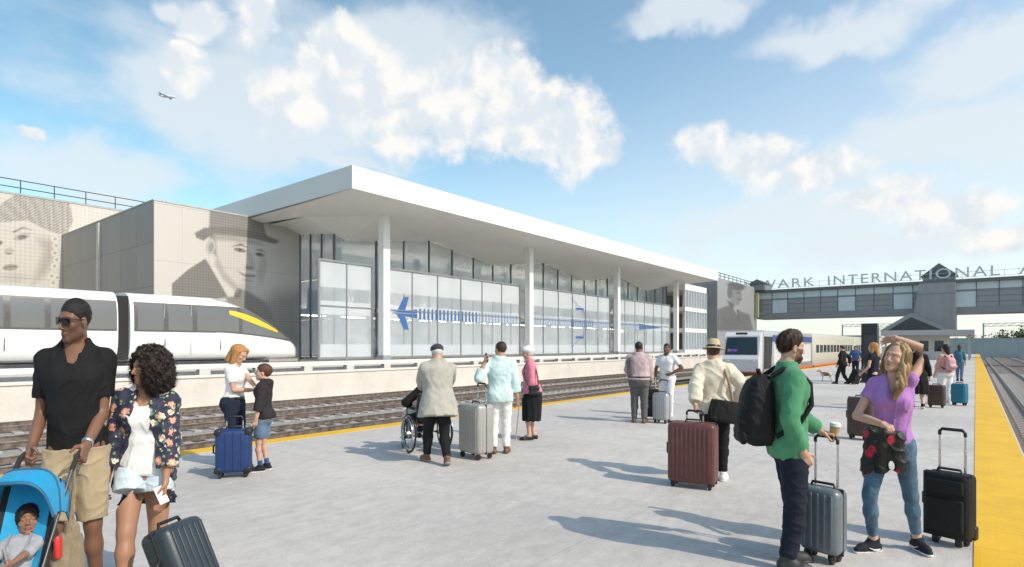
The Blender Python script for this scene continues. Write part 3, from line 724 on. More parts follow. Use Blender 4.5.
def mural_mesh(name, x, y0, y1, z0, z1, st, tone, tint, dot, fade=None):
    ny = int((y1 - y0) / st) + 1; nz = int((z1 - z0) / st) + 1
    Y, Z = np.meshgrid(np.linspace(y0, y1, ny), np.linspace(z0, z1, nz), indexing='ij')
    P = np.stack((np.full(Y.shape, x), Y, Z), -1); u, v = pxy(P); T = tone(u, v, Y, Z)
    a = np.sin((Y + Z) * math.pi / dot) * np.sin((Y - Z) * math.pi / dot)       # halftone print
    T = np.clip(T + a * .07 * (T < .9), 0.05, 1)
    me = bpy.data.meshes.new(name); V = P.reshape(-1, 3); I = np.arange(ny * nz).reshape(ny, nz)
    Q = np.stack((I[:-1, :-1], I[1:, :-1], I[1:, 1:], I[:-1, 1:]), -1).reshape(-1, 4)
    me.from_pydata(V.tolist(), [], Q.tolist())
    C = np.ones((len(V), 4), dtype=f32); C[:, :3] = T.reshape(-1, 1) ** 1.35 * np.array(tint)
    me.color_attributes.new('Col', 'FLOAT_COLOR', 'POINT').data.foreach_set('color', C.ravel()); return me
M_print = attr_mat('printed_panel', .55, 0, .08, 20, .05, seams=[(1, 1.55), (2, 3.3)])
M_panel = mat('grey_wall_panel', (.40, .385, .365), .6, .1, var=.05, scale=.7)
def panel_mat(name, col, sx=1.5, sz=3.1, axis=0, var=.13, line=.5, rough=.5):
    m = bpy.data.materials.new(name); m.use_nodes = True; t = NT(m.node_tree); p = m.node_tree.nodes['Principled BSDF']
    c = t.n('ShaderNodeTexCoord').outputs['Object']; s3 = t.n('ShaderNodeSeparateXYZ'); t.put(s3.inputs[0], c)
    cell = t.comb(t.m('FLOOR', t.m('DIVIDE', s3.outputs[axis], sx)), t.m('FLOOR', t.m('DIVIDE', s3.outputs[2], sz)))
    wn = t.n('ShaderNodeTexWhiteNoise'); t.put(wn.inputs['Vector'], cell)
    f = t.m('ADD', t.m('MULTIPLY', wn.outputs['Value'], .5), t.m('MULTIPLY', t.noise(t.v('MULTIPLY', c, (1, 1, .3)), 1.2, 5), .5))
    k = t.mix(f, tuple(x * (1 - var) for x in col), tuple(x * (1 + var * .9) for x in col))
    for ax, per in ((axis, sx), (2, sz)):
        fr = t.m('ABSOLUTE', t.m('SUBTRACT', t.m('FRACT', t.m('DIVIDE', s3.outputs[ax], per)), .5))
        k = t.mix(t.m('MULTIPLY', t.ramp(fr, .488, .494), line), k, tuple(x * .35 for x in col))
    t.put(p.inputs['Base Color'], k); p.inputs['Roughness'].default_value = rough; p.inputs['Metallic'].default_value = .1 if var > .05 else 0; return m
# block with the portrait of a man in a hat
mb = empty('station_block', (-37, 13.4, 0), 0, 'grey panelled block with a printed portrait of a man in a hat', 'building')
bm = BM(); b2(bm, -17.4, 0, 0, 9.3, -1.4, 10.02); obj('wall', bm, panel_mat('taupe_panel', (.34, .315, .29), 2.6, 2.55, 0), mb)
bm = BM(); b2(bm, -9.3, -8.9, -.12, -.002, -1, 9.9); obj('downpipe', bm, mat('pale_pipe', (.62, .57, .50), .5), mb)
bm = BM(); b2(bm, -17.43, .03, -.03, 9.3, 10.022, 10.10); obj('roof_trim', bm, mat('trim_grey', (.50, .48, .46), .5), mb)
def tone_man(u, v, Y, Z):
    c = lambda pts: [(180 + a / 2.467, 150 + b / 2.467) for a, b in pts]
    e = lambda x, y, rx, ry, rot=0, so=.15: (180 + x / 2.467, 150 + y / 2.467, rx / 2.467, ry / 2.467, rot, so)
    L = [('P', c([(75, 140), (300, 165), (300, 500), (75, 470)]), .83, 8), ('P', c([(170, 395), (240, 350), (300, 350), (300, 480), (160, 470)]), .55, 9),  # dark lower right patch: cast shadow painted into the print
         ('P', c([(-20, 330), (20, 295), (62, 268), (95, 300), (130, 362), (-20, 380)]), .40), ('P', c([(110, 345), (150, 335), (215, 380), (230, 420), (120, 400)]), .46, 2),
         ('P', c([(64, 268), (84, 262), (128, 318), (150, 362), (118, 362), (82, 300)]), .90), ('P', c([(138, 340), (152, 345), (150, 365), (132, 365)]), .34),
         ('P', c([(82, 205), (200, 222), (212, 262), (196, 318), (170, 346), (140, 338), (100, 300), (82, 262)]), .84, 2),
         ('P', c([(72, 205), (88, 205), (90, 262), (78, 250)]), .45, 1.5), ('E', e(76, 238, 12, 20, 8), .74), ('E', e(77, 240, 6, 12, 8), .55),
         ('P', c([(92, 262), (110, 300), (142, 336), (140, 350), (104, 318), (86, 280)]), .66, 2),
         ('E', e(203, 292, 10, 36, 8, .4), .70), ('P', c([(166, 250), (178, 256), (186, 288), (172, 292), (160, 286), (170, 276)]), .70, 1.2),
         ('E', e(172, 291, 12, 4, 8), .50), ('E', e(148, 247, 15, 5, 12), .40), ('E', e(196, 258, 11, 4.5, 12), .40), ('E', e(148, 246, 4, 3), .22), ('E', e(196, 257, 4, 3), .22),
         ('P', c([(128, 238), (150, 230), (168, 241), (150, 236)]), .32), ('P', c([(186, 246), (200, 245), (210, 252), (198, 249)]), .32),
         ('P', c([(140, 298), (160, 306), (186, 309), (184, 314), (160, 313)]), .42), ('E', e(166, 322, 14, 5, 8), .68), ('E', e(160, 336, 18, 6, 10, .5), .72),
         ('P', c([(72, 206), (74, 138), (130, 132), (200, 160), (214, 214)]), .47), ('P', c([(72, 190), (140, 192), (214, 212), (214, 220), (72, 208)]), .34),
         ('P', c([(36, 205), (60, 192), (130, 192), (205, 207), (245, 224), (236, 232), (185, 220), (110, 206), (74, 212), (58, 224), (40, 216)]), .40),
         ('P', c([(84, 208), (120, 210), (200, 226), (205, 236), (120, 224), (86, 222)]), .60, 2)]
    return lines(.90, u, v, L)
def add_mural(parent, x, y0, y1, z0, z1, st, tone, tint, dot):
    me = mural_mesh('portrait_panel', x, y0, y1, z0, z1, st, tone, tint, dot)
    o = link('portrait_panel', me, M_print, parent); px_, py_ = parent.location.x, parent.location.y
    me.transform(Matrix.Translation((-px_, -py_, 0))); return o
add_mural(mb, -36.975, 13.42, 22.66, .2, 10.0, .05, tone_man, (.66, .625, .58), .17)
# hall behind, portrait of a woman in a headwrap
hb = empty('station_hall', (-54.4, -25, 0), 0, 'long hall wall printed with a portrait of a woman in a headwrap', 'building')
bm = BM(); b2(bm, -14, 0, 0, 56, -1.4, 12.6); obj('wall', bm, M_panel, hb)
bm = BM(); b2(bm, -14, .05, -.1, 56, 12.602, 12.75); obj('roof_edge', bm, M_grey, hb)
bm = BM()
for i in range(29): tube(bm, [(-.3, i * 2, 12.75), (-.3, i * 2, 13.75)], .035, 6)
for z in (13.2, 13.75): tube(bm, [(-.3, 0, z), (-.3, 56, z)], .035, 6)
obj('roof_railing', bm, M_dark, hb)
def tone_woman(u, v, Y, Z):
    c = lambda pts: [(a / 4.364, 170 + b / 4.364) for a, b in pts]
    e = lambda x, y, rx, ry, rot=0, so=.15: (x / 4.364, 170 + y / 4.364, rx / 4.364, ry / 4.364, rot, so)
    st = .10 * np.sign(np.sin((u * .9 + v * 1.7) * 1.35)) + .05 * np.sin(u * 2.1)
    T = lines(.86, u, v, [('P', c([(-60, 300), (-40, 180), (60, 110), (190, 90), (300, 130), (320, 220), (290, 290), (200, 260), (120, 220), (0, 230)]), .60)])
    hw = Pmask(u, v, c([(-60, 300), (-40, 180), (60, 110), (190, 90), (300, 130), (320, 220), (270, 290), (200, 260), (120, 220), (0, 230)]), 1); T = T + st * hw
    F = [('P', c([(-80, 300), (0, 235), (110, 225), (190, 260), (235, 300), (240, 380), (215, 440), (150, 495), (60, 500), (-80, 500)]), .84, 2),
         ('P', c([(160, 300), (235, 300), (240, 380), (205, 450), (140, 500), (170, 420), (190, 350)]), .66, 4), ('E', e(95, 292, 36, 15, -12), .66), ('E', e(97, 293, 20, 9, -8), .36),
         ('E', e(-2, 318, 14, 9, -8), .36), ('P', c([(55, 268), (100, 248), (140, 262), (100, 256), (58, 276)]), .42), ('E', e(40, 355, 22, 16), .68), ('E', e(38, 364, 12, 4), .40),
         ('E', e(45, 425, 34, 14, -5), .54), ('E', e(45, 424, 30, 2.5, -5), .36), ('E', e(60, 470, 60, 22, 0, .5), .74)]
    for i, (x, y) in enumerate([(240, 300), (245, 330), (240, 362), (247, 392), (238, 420), (225, 462), (250, 470), (232, 492)]): F += [('E', e(x, y, 17, 15), .93), ('E', e(x, y, 7, 6), .60)]
    m = None
    for it in F:
        mk = Emask(u, v, *it[1]) if it[0] == 'E' else Pmask(u, v, it[1], it[3] if len(it) > 3 else .8); T = T * (1 - mk) + it[2] * mk
    return T
add_mural(hb, -54.375, 3, 24, 2.5, 12.58, .07, tone_woman, (.70, .655, .59), .28)
ph = empty('roof_penthouse', (-50, 18, 10.02), 0, 'small white roof box standing behind the grey panelled block', 'roof box')
bm = BM(); b2(bm, -8, 0, 0, 6, .0, 2.15, bev=.03); obj('wall', bm, M_panel, ph)
bm = BM(); b2(bm, -8.1, .1, -.1, 6.1, 2.153, 2.4, bev=.02); obj('roof', bm, M_white, ph)
# ------------------------------------------------------------------ station hall with white canopy
def glass_mat(name, col, alpha, rough=.06, frost=.0):
    m = bpy.data.materials.new(name); m.use_nodes = True; t = NT(m.node_tree); p = m.node_tree.nodes['Principled BSDF']
    c = t.n('ShaderNodeTexCoord').outputs['Object']; f = t.noise(c, .7, 4)
    t.put(p.inputs['Base Color'], t.mix(f, tuple(x * .88 for x in col), tuple(min(1, x * 1.1) for x in col)))
    p.inputs['Roughness'].default_value = rough; p.inputs['Alpha'].default_value = alpha; p.inputs['Specular IOR Level'].default_value = .7
    b = t.n('ShaderNodeBump'); b.inputs['Strength'].default_value = .008; b.inputs['Distance'].default_value = .05
    t.put(b.inputs['Height'], t.noise(c, .5, 2)); t.put(p.inputs['Normal'], b.outputs[0]); return m
G_screen = glass_mat('fritted_glass', (.78, .84, .89), .22, .06)
G_skytint = glass_mat('sky_tint_glass', (.40, .48, .54), .52, .03)  # half-opaque grey-blue colour stands in for the reflected sky
G_dark = glass_mat('dark_glass', (.03, .045, .06), .82, .04)
M_mull = mat('grey_mullion', (.15, .155, .165), .45, .4, var=.08)
M_soffit = mat('white_soffit', (.90, .875, .815), .55, var=.02, scale=.3)
M_int = mat('interior_white', (.74, .73, .70), .7, var=.04)
M_intf = mat('interior_floor', (.42, .40, .38), .5, var=.06)
st = empty('station_building', (-33, 19, 0), 0, 'glazed station hall under a large white overhanging canopy on white columns', 'building')
def SP(x, y, z): return Vector((x + 33, y - 19, z))
CY = [23.6, 38.75, 53.9, 69.05]; XF, XC, XW = -26, -29, -33; FY0, FY1 = 22.7, 75.2
bm = BM(); pts = [(-44, 19), (XF, 19), (XF, 75.3), (-44, 75.3)]
prism(bm, [SP(x, y, 10.06) for x, y in pts], (0, 0, 1.24)); obj('canopy_roof', bm, panel_mat('canopy_panel', (.80, .80, .78), 3.03, 60, 1, .03, .30, .45), st)
bm = BM()
ys = [19] + CY + [75.3]
fr = [SP(XF + .06, y, 10.05) for y in ys]; cl = [SP(XC, y, 9.98) for y in ys]
lows = [SP(XW + .05, y, 8.7) for y in CY]; mids = [SP(XW + .05, y, 9.75) for y in (20.5, 31.2, 46.3, 61.5, 75.2)]
def tri(*p): quad(bm, *p)
cl = [SP(XC, y, 9.98 if j in (0, 5) else 9.80) for j, y in enumerate(ys)]
cm = [SP(XC, y, 10.03) for y in (31.2, 46.3, 61.5)]; fm = [SP(XF + .06, y, 10.05) for y in (31.2, 46.3, 61.5)]
for i in (0, 4): tri(fr[i], cl[i], cl[i + 1], fr[i + 1])
for i in range(3): tri(fr[i + 1], cl[i + 1], cm[i], fm[i]); tri(fm[i], cm[i], cl[i + 2], fr[i + 2])
for i in range(4):
    tri(cl[i + 1], lows[i], mids[i + 1]); tri(cl[i + 1], mids[i], lows[i])
for i in range(3): tri(cl[i + 1], mids[i + 1], cm[i]); tri(cm[i], mids[i + 1], cl[i + 2])
tri(cl[0], mids[0], cl[1]); tri(cl[4], mids[4], cl[5])
bk = [SP(-43.9, y, 9.9) for y in (19.05, 75.2)]
tri(cl[0], bk[0], mids[0])
for a, b in ((mids[0], lows[0]), (lows[0], mids[1]), (mids[1], lows[1]), (lows[1], mids[2]), (mids[2], lows[2]), (lows[2], mids[3]), (mids[3], lows[3]), (lows[3], mids[4])):
    tri(a, Vector((-10.9, a.y, 9.9)), Vector((-10.9, b.y, 9.9)), b)
obj('soffit', bm, M_soffit, st)
for y in CY:
    bm = BM(); box(bm, SP(XC, y, 4.55), (.52, .52, 10.7), bev=.02); cl_ = obj('column', bm, M_white, st)
    bm = BM(); box(bm, SP(XC, y, .95), (.62, .62, .28), bev=.02); obj('collar', bm, M_grey, cl_)
def soff(y):
    ks = [19] + sum(([a, b] for a, b in zip((20.5, 31.2, 46.3, 61.5), CY)), []) + [75.2]
    ks = [20.5, CY[0], 31.2, CY[1], 46.3, CY[2], 61.5, CY[3], 75.2]; zs = [9.75, 8.7, 9.75, 8.7, 9.75, 8.7, 9.75, 8.7, 9.75]
    return float(np.interp(y, ks, zs)) - .02
# upper glazing: panes and mullions
edges = [FY0] + [CY[0] + (15.15 / 6) * i for i in range(1, 21)]
edges = [y for y in edges if y < 75.2] + [75.2]
for a, b in zip(edges, edges[1:]):
    for z0, z1, nm in ((.95, 4.0, 0), (4.28, 6.75, 0), (6.83, None, 1)):
        bm = BM(); za, zb = (soff(a + .04), soff(b - .04)) if nm else (z1, z1)
        kk = [y for y in (20.5, CY[0], 31.2, CY[1], 46.3, CY[2], 61.5, CY[3]) if a < y < b]
        top = [SP(XW, y, soff(y)) for y in kk] if nm else []
        prism(bm, [SP(XW, a + .04, z0), SP(XW, b - .04, z0), SP(XW, b - .04, zb)] + top[::-1] + [SP(XW, a + .04, za)], (.02, 0, 0))
        obj('window_pane', bm, G_skytint, st)
for y in edges:
    bm = BM(); b2(bm, -.06, .10, y - 19 - .045, y - 19 + .045, .9, soff(y)); obj('mullion', bm, M_mull, st)
bm = BM(); b2(bm, -.03, .08, FY0 - 19, 75.2 - 19, 6.752, 6.828); obj('transom', bm, M_mull, st)
# glazed end wall between block and hall
for i in range(3):
    x0, x1 = -33.05 - i * 1.32, -33.05 - (i + 1) * 1.32
    for z0, z1 in ((.95, 3.4), (3.48, 6.1), (6.18, 9.4)):
        bm = BM(); b2(bm, x1 + 33.04, x0 + 33 - .04, FY0 - 19 - .01, FY0 - 19 + .01, z0, min(z1, 9.4)); obj('window_pane', bm, G_skytint, st)
    bm = BM(); b2(bm, x1 + 33 - .04, x1 + 33 + .04, FY0 - 19 - .08, FY0 - 19 + .06, .9, 9.6); obj('mullion', bm, M_mull, st)
# inside: floors, rear wall, posts
bm = BM(); b2(bm, -11, -.12, 3.8, 56.2, 4.02, 4.25); obj('upper_floor', bm, M_int, st)
bm = BM(); b2(bm, -11, -.12, 3.8, 56.2, .7, .9); obj('lower_floor', bm, M_intf, st)
bm = BM(); b2(bm, -11.3, -11.0, 3.8, 56.2, .9, 9.85); obj('rear_wall', bm, M_int, st)
for i in range(14):
    bm = BM(); b2(bm, -3.4, -3.0, 6 + i * 3.8, 6.4 + i * 3.8, .9, 8.8); obj('inner_post', bm, M_int, st)
M_addglow = mat('added_glow', (1.0, .96, .90), .5, var=0, emit=30.0)
for z, xl in ((3.96, -7.2), (4.40, -10.9)):  # glowing strips added to brighten the hall; rear row lies at floor level
    for i in range(14):
        bm = BM(); b2(bm, xl, xl + .4, 5 + i * 3.8, 7.6 + i * 3.8, z, z + .05); obj('added_light_strip', bm, M_addglow, st)
rng = random.Random(4)
for i in range(48):  # blocks added inside to give the glass its dark reflected band
    y = 4.6 + i * 1.05; zz = 4.25 if rng.random() < .5 else .9; hh = rng.uniform(.9, 2.4); ww = rng.uniform(.5, 1.3)
    bm = BM(); x = -rng.uniform(1.2, 6); box(bm, (x, y, zz + hh / 2), (.5, ww, hh), bev=.03)
    b_ = box(bm, (x + .28, y, zz + hh * .6), (.04, ww * .8, hh * .5))
    obj('kiosk', bm, mat('kiosk%d' % (i % 5), [(.10, .20, .34), (.33, .34, .36), (.05, .055, .06), (.42, .36, .28), (.16, .26, .38)][i % 5], .5), st)
# free standing glass screens between the columns, with the printed aircraft
M_frame = mat('screen_frame', (.30, .305, .315), .4, .5, var=.06)
SX = -29.62
bays = [(19.35, CY[0] - .45, 2), (CY[0] + .5, CY[1] - .5, 6), (CY[1] + .5, CY[2] - .5, 6), (CY[2] + .5, CY[3] - .5, 6)]
M_blue = mat('blue_print', (.045, .13, .36), .5, var=.05); M_pale = mat('pale_frit', (.78, .80, .82), .6, var=.04)
screens = []
for a, b, n in bays:
    bm = BM(); sx = SX + 33
    for z in (.92, 6.66): b2(bm, sx - .07, sx + .07, a - 19, b - 19, z - .06, z + .06)
    for y in (a, b): b2(bm, sx - .068, sx + .068, y - 19 - .06, y - 19 + .06, .862, 6.718)
    sc = obj('glass_screen', bm, M_frame, st); screens.append((a, b, sc))
    bm = BM()
    for i in range(1, n): y = a + (b - a) * i / n - 19; b2(bm, sx - .05, sx + .06, y - .028, y + .028, .98, 6.6)
    b2(bm, sx - .045, sx + .045, a + .06 - 19, b - .06 - 19, 3.97, 4.03); obj('divider', bm, M_frame, sc)
    for i in range(n):
        for z0, z1 in ((.98, 3.97), (4.03, 6.6)):
            bm = BM(); y0 = a + (b - a) * i / n - 19 + .03; y1 = a + (b - a) * (i + 1) / n - 19 - .03
            b2(bm, sx - .01, sx + .01, y0, y1, z0, z1); obj('pane', bm, G_screen, sc)
    bm = BM(); b2(bm, sx - .012 - .01, sx - .0125, a + .1 - 19, b - .1 - 19, 5.1, 6.55); b2(bm, sx - .022, sx - .0125, a + .1 - 19, b - .1 - 19, 1.0, 1.75); b2(bm, sx - .022, sx - .0125, a + .1 - 19, b - .1 - 19, 3.5, 4.3); obj('frit_band', bm, glass_mat('frit_film', (.82, .84, .86), .42, .5), sc)
    for zz in (2.0, 0): pass
def on_screen(y): return next((sc for a, b, sc in screens if a < y < b), None)
sx = SX + 33 + .016
def decal(y, pts, m=None):
    bm = BM(); prism(bm, [Vector((sx, yy - 19, z)) for yy, z in pts], (.008, 0, 0)); sc = on_screen(y)
    if sc: obj('aircraft_print', bm, m or M_blue, sc)
zc = 3.83
y0 = 24.6
def mir(pts): return [(a, 2 * zc - b) for a, b in pts]
tl = [(24.7, zc + .03), (25.4, zc + .14), (26.9, zc + .30), (26.9, zc + .02)]
for f in (lambda p: p, mir): decal(25.5, f(tl)); decal(26, f([(25.15, zc + .12), (25.75, zc + 1.08), (26.15, zc + 1.08), (25.85, zc + .22)]))
y = 27.1; i = 0
while y < 66:
    if on_screen(y) and on_screen(y + .2):
        hgt = .36 if y < 60 else .36 * (66.4 - y) / 6.4
        fade = y < 33 or 46 < y < 50 or y > 60
        decal(y, [(y, zc - hgt), (y + .16, zc - hgt), (y + .16, zc + hgt), (y, zc + hgt)], M_blue if fade else mat('faded_blue', (.26, .35, .52), .5))
    y += .38 if y < 60 else .24
for f in (lambda p: p, mir):
    for q in range(7):
        t = q / 6; yy = 48.6 - t * 2.6
        decal(yy, f([(yy, zc + .6 + t * 1.7), (yy + .16, zc + .6 + t * 1.7), (yy + 1.5 * (1 - .55 * t), zc + .42 + t * 1.7), (yy + 1.5 * (1 - .55 * t) - .2, zc + .42 + t * 1.7)]))
    decal(47.6, f([(46.9, zc + 1.25), (48.3, zc + 1.25), (48.3, zc + 1.45), (46.9, zc + 1.45)]))
# office end with white floor bands
oy0, oy1 = 75.4 - 19, 83.4 - 19
bm = BM(); b2(bm, -9, 2.6, oy0, oy1, 9.2, 10.0)
for z in (6.35, 3.5, .6): b2(bm, -9, 2.6, oy0, oy1, z, z + .55)
obj('floor_band', bm, M_white, st)
bm = BM(); b2(bm, -9.2, -9.0, oy0, oy1, .6, 9.2); obj('rear_wall', bm, M_int, st)
for i in range(9):
    y = oy0 + (oy1 - oy0) * i / 8
    bm = BM(); b2(bm, 2.45, 2.62, y - .05, y + .05, .65, 9.2); obj('mullion', bm, M_white, st)
for z0, z1 in ((6.9, 9.2), (4.05, 6.35), (1.15, 3.5)):
    for i in range(8):
        y = oy0 + (oy1 - oy0) * i / 8; bm = BM(); b2(bm, 2.5, 2.52, y + .06, y + (oy1 - oy0) / 8 - .06, z0, z1); obj('window_pane', bm, G_skytint, st)
for i in range(5):
    y = oy0 + .8 + i * 1.6; bm = BM(); b2(bm, 1.9, 2.3, y, y + .3, .65, 9.2); obj('inner_post', bm, M_white, st)
bm = BM()
for i in range(15): tube(bm, [(-6, 30 + i * 2, 11.3), (-6, 30 + i * 2, 12.3)], .04, 6)
for z in (11.8, 12.3): tube(bm, [(-6, 30, z), (-6, 58, z)], .045, 6)
obj('roof_railing', bm, M_dark, st)
# far tower block of the station with the grey portrait
fb_ = empty('station_tower', (-29, 83.6, 0), 0, 'grey end block with a printed portrait of a suited man, beside the bridge', 'building')
bm = BM(); b2(bm, -12, 0, 0, 19.3, -1.4, 11.5); obj('wall', bm, panel_mat('slate_panel', (.30, .305, .315), 1.6, 2.6, 1), fb_)
bm = BM()
for i in range(11): tube(bm, [(-.2, i * 1.9, 11.5), (-.2, i * 1.9, 12.3)], .04, 6)
for z in (11.9, 12.3): tube(bm, [(-.2, 0, z), (-.2, 19, z)], .045, 6)
obj('roof_railing', bm, M_dark, fb_)
def tone_suit(u, v, Y, Z):
    c = lambda pts: [(580 + a / 3.778, 230 + b / 3.778) for a, b in pts]
    e = lambda x, y, rx, ry, rot=0, so=.2: (580 + x / 3.778, 230 + y / 3.778, rx / 3.778, ry / 3.778, rot, so)
    return lines(.80, u, v, [('P', c([(515, 380), (520, 300), (560, 285), (585, 300), (640, 320), (655, 380)]), .46, 1), ('P', c([(555, 265), (580, 275), (590, 300), (570, 300)]), .40, 1),
        ('P', c([(562, 215), (610, 215), (612, 260), (598, 285), (575, 275), (562, 250)]), .60, 1), ('E', e(590, 212, 34, 15, 10), .34), ('E', e(566, 235, 10, 24), .42),
        ('E', e(598, 238, 9, 3), .36), ('E', e(603, 262, 9, 3), .38), ('P', c([(578, 290), (598, 292), (605, 330), (592, 320)]), .86, 1), ('P', c([(592, 300), (600, 300), (606, 345), (596, 345)]), .36, .6),
        ('P', c([(540, 330), (620, 345), (650, 380), (530, 380)]), .42, 1.5)])
add_mural(fb_, -28.97, 83.7, 102.8, .3, 11.4, .14, tone_suit, (.40, .405, .415), .34)
# ------------------------------------------------------------------ monorail train on the guideway
MX = -32.35     # centre line
def mono_sec(y, nose):
    """half width, z bottom, z top at y (nose end at +)"""
    t = max(0.0, (y - 14.2) / 5.3) if nose else 0
    t = min(t, 1.0)
    top = 4.22 - 2.74 * t ** 1.65 ; hw = 1.36 * math.sqrt(max(0.0, 1 - t ** 3.2)) * (1 - .08 * t)
    bot = .88 + .12 * t ** 2; return max(hw, .10), bot, max(top, 1.45)
def mono_pt(y, f, nose, off=0.0):
    """f 0..1 goes up the +X side from the bottom centre to the roof centre"""
    hw, b, t = mono_sec(y, nose); a = math.pi * f; n = 3.4
    c, s_ = math.cos(a - math.pi / 2), math.sin(a - math.pi / 2)
    x = (hw + off) * abs(c) ** (2 / n) * (1 if c >= 0 else -1); z = (b + t) / 2 + ((t - b) / 2 + off) * abs(s_) ** (2 / n) * (1 if s_ >= 0 else -1)
    return Vector((x, y, z))
def f_of_z(y, z, nose):
    lo, hi = .02, .98
    for _ in range(30):
        m = (lo + hi) / 2
        if mono_pt(y, m, nose).z < z: lo = m
        else: hi = m
    return (lo + hi) / 2
M_train = mat('train_white', (.82, .82, .81), .22, var=.015, scale=.6, coat=.4)
M_grip = mat('train_grey', (.40, .40, .41), .4, var=.05)
def car_body(y0, y1, nose, parent):
    bm = BM(); n = 60 if nose else 24; rings = []
    for i in range(n + 1):
        y = y0 + (y1 - y0) * (1 - (1 - i / n) ** 1.7 if nose else i / n)
        side = [mono_pt(y, j / 22, nose) for j in range(23)]
        rings.append([bm.verts.new(p) for p in side] + [bm.verts.new(Vector((-p.x, p.y, p.z))) for p in side[-2:0:-1]])
    for A, B in zip(rings, rings[1:]):
        for j in range(len(A)): bm.faces.new((A[j], A[(j + 1) % len(A)], B[(j + 1) % len(A)], B[j]))
    bm.faces.new(rings[0][::-1]); bm.faces.new(rings[-1])
    return obj('car_body', bm, M_train, parent, 50)
def side_patch(name, pts_fn, m, parent, nose, off=.012, n=14, k=6, both=False):
    """patch over the car's +X side; pts_fn(s) -> (y, zlow, zhigh) for s in 0..1"""
    bm = BM(); g = []
    for i in range(n + 1):
        y, zl, zh = pts_fn(i / n); fl, fh = f_of_z(y, zl, nose), f_of_z(y, zh, nose)
        g.append([bm.verts.new(mono_pt(y, fl + (fh - fl) * j / k, nose, off)) for j in range(k + 1)])
    for a, b in zip(g, g[1:]):
        for j in range(k): bm.faces.new((a[j], b[j], b[j + 1], a[j + 1]))
    return obj(name, bm, m, parent, 60)
mono = empty('monorail_train', (MX, 0, 0), 0, 'white monorail train with a rounded nose, in front of the portraits', 'monorail train')
M_mglass = glass_mat('train_glass', (.17, .175, .18), .86, .05); M_band = mat('window_band', (.10, .10, .10), .35, var=.1)
cB = car_body(10.25, 19.49, True, mono); cA = car_body(-6.5, 9.75, False, mono)
M_swoosh = mat('yellow_swoosh', (.78, .52, .03), .4, var=.05)
for car, ya, yb, nose in ((cB, 10.3, 14.2, True), (cA, -6.4, 9.7, False)):
    side_patch('window_band', lambda s: (ya + .1 + (yb - ya - .1) * s, 2.34, 3.74), M_band, car, nose, .006)
    L = 1.34; y = ya + .25
    while y + 1.0 < yb + .3:
        side_patch('window', lambda s, y=y: (y + min(L - .22, yb - y) * s, 2.42, 3.66), M_mglass, car, nose, .014, 6)
        y += L
    side_patch('roof_trim', lambda s: (ya + (yb - ya) * s, 3.86, 4.12), M_train, car, nose, .022)
ztop = lambda y: mono_sec(y, True)[2]
def nosewin(s):
    y = 14.2 + 4.6 * s; zl = 2.36 - .46 * s ** 1.5; return y, zl, max(zl + .03, min(3.74, ztop(y) - .16))
side_patch('window_band', lambda s: nosewin(s), M_band, cB, True, .006, 24)
def nw2(a, b): return lambda s: (lambda t: (t[0], t[1] + .07, max(t[1] + .075, t[2] - .05)))(nosewin(a + (b - a) * s))
side_patch('window', nw2(.0, .26), M_mglass, cB, True, .014, 10); side_patch('window', nw2(.30, .90), M_mglass, cB, True, .014, 18)
def swoosh(s):
    y = 14.9 + 2.9 * s; zc = 3.42 - .95 * s ** 1.25; w = .05 + .13 * math.sin(math.pi * min(1, s * .8 + .15)); return y, zc - w, zc + w
side_patch('nose_swoosh', swoosh, M_swoosh, cB, True, .021, 18)
side_patch('nose_trim', lambda s: (14.3 + 4.65 * s, max(1.6, ztop(14.3 + 4.65 * s) - .15), max(1.66, ztop(14.3 + 4.65 * s) - .07)), M_grip, cB, True, .012, 30, 3)
for car, ya, yb, nose in ((cB, 10.35, 17.2, True), (cA, -6.4, 9.7, False)):
    bm = BM()
    for y in np.arange(ya + 1.4, min(yb, 14.6), 2.68):
        for dz in (0,):
            p = mono_pt(float(y), f_of_z(float(y), 1.9, nose), nose); b2(bm, p.x - .02, p.x + .006, y - .014, y + .014, 1.45, 2.32)
    obj('door_seam', bm, M_dark, car)
    side_patch('skirt', lambda s: (ya + (yb - ya) * s, .93, 1.04), M_grip, car, nose, .008)
for zc_, dx_ in ((1.62, .62),):
    bm = BM(); box(bm, (dx_, 18.6, 1.5), (.30, .10, .12), bev=.03); obj('headlight', bm, M_chrome, cB, 40)
bm = BM()
for yd in (11.7, 12.95): p_ = mono_pt(yd, f_of_z(yd, 2.0, True), True); b2(bm, p_.x - .02, p_.x + .008, yd - .012, yd + .012, 1.15, 3.8)
b2(bm, mono_pt(12, f_of_z(12, 1.15, True), True).x - .03, mono_pt(12, f_of_z(12, 1.15, True), True).x + .008, 11.7, 12.95, 1.14, 1.165)
obj('door_outline', bm, M_grip, cB)
bm = BM(); b2(bm, -1.1, 1.1, 9.75, 10.25, 1.0, 4.0); obj('gangway', bm, M_rubber, mono)
bm = BM(); b2(bm, -.8, .8, -6, 17.4, .5, .885); obj('running_gear', bm, M_dark, mono)
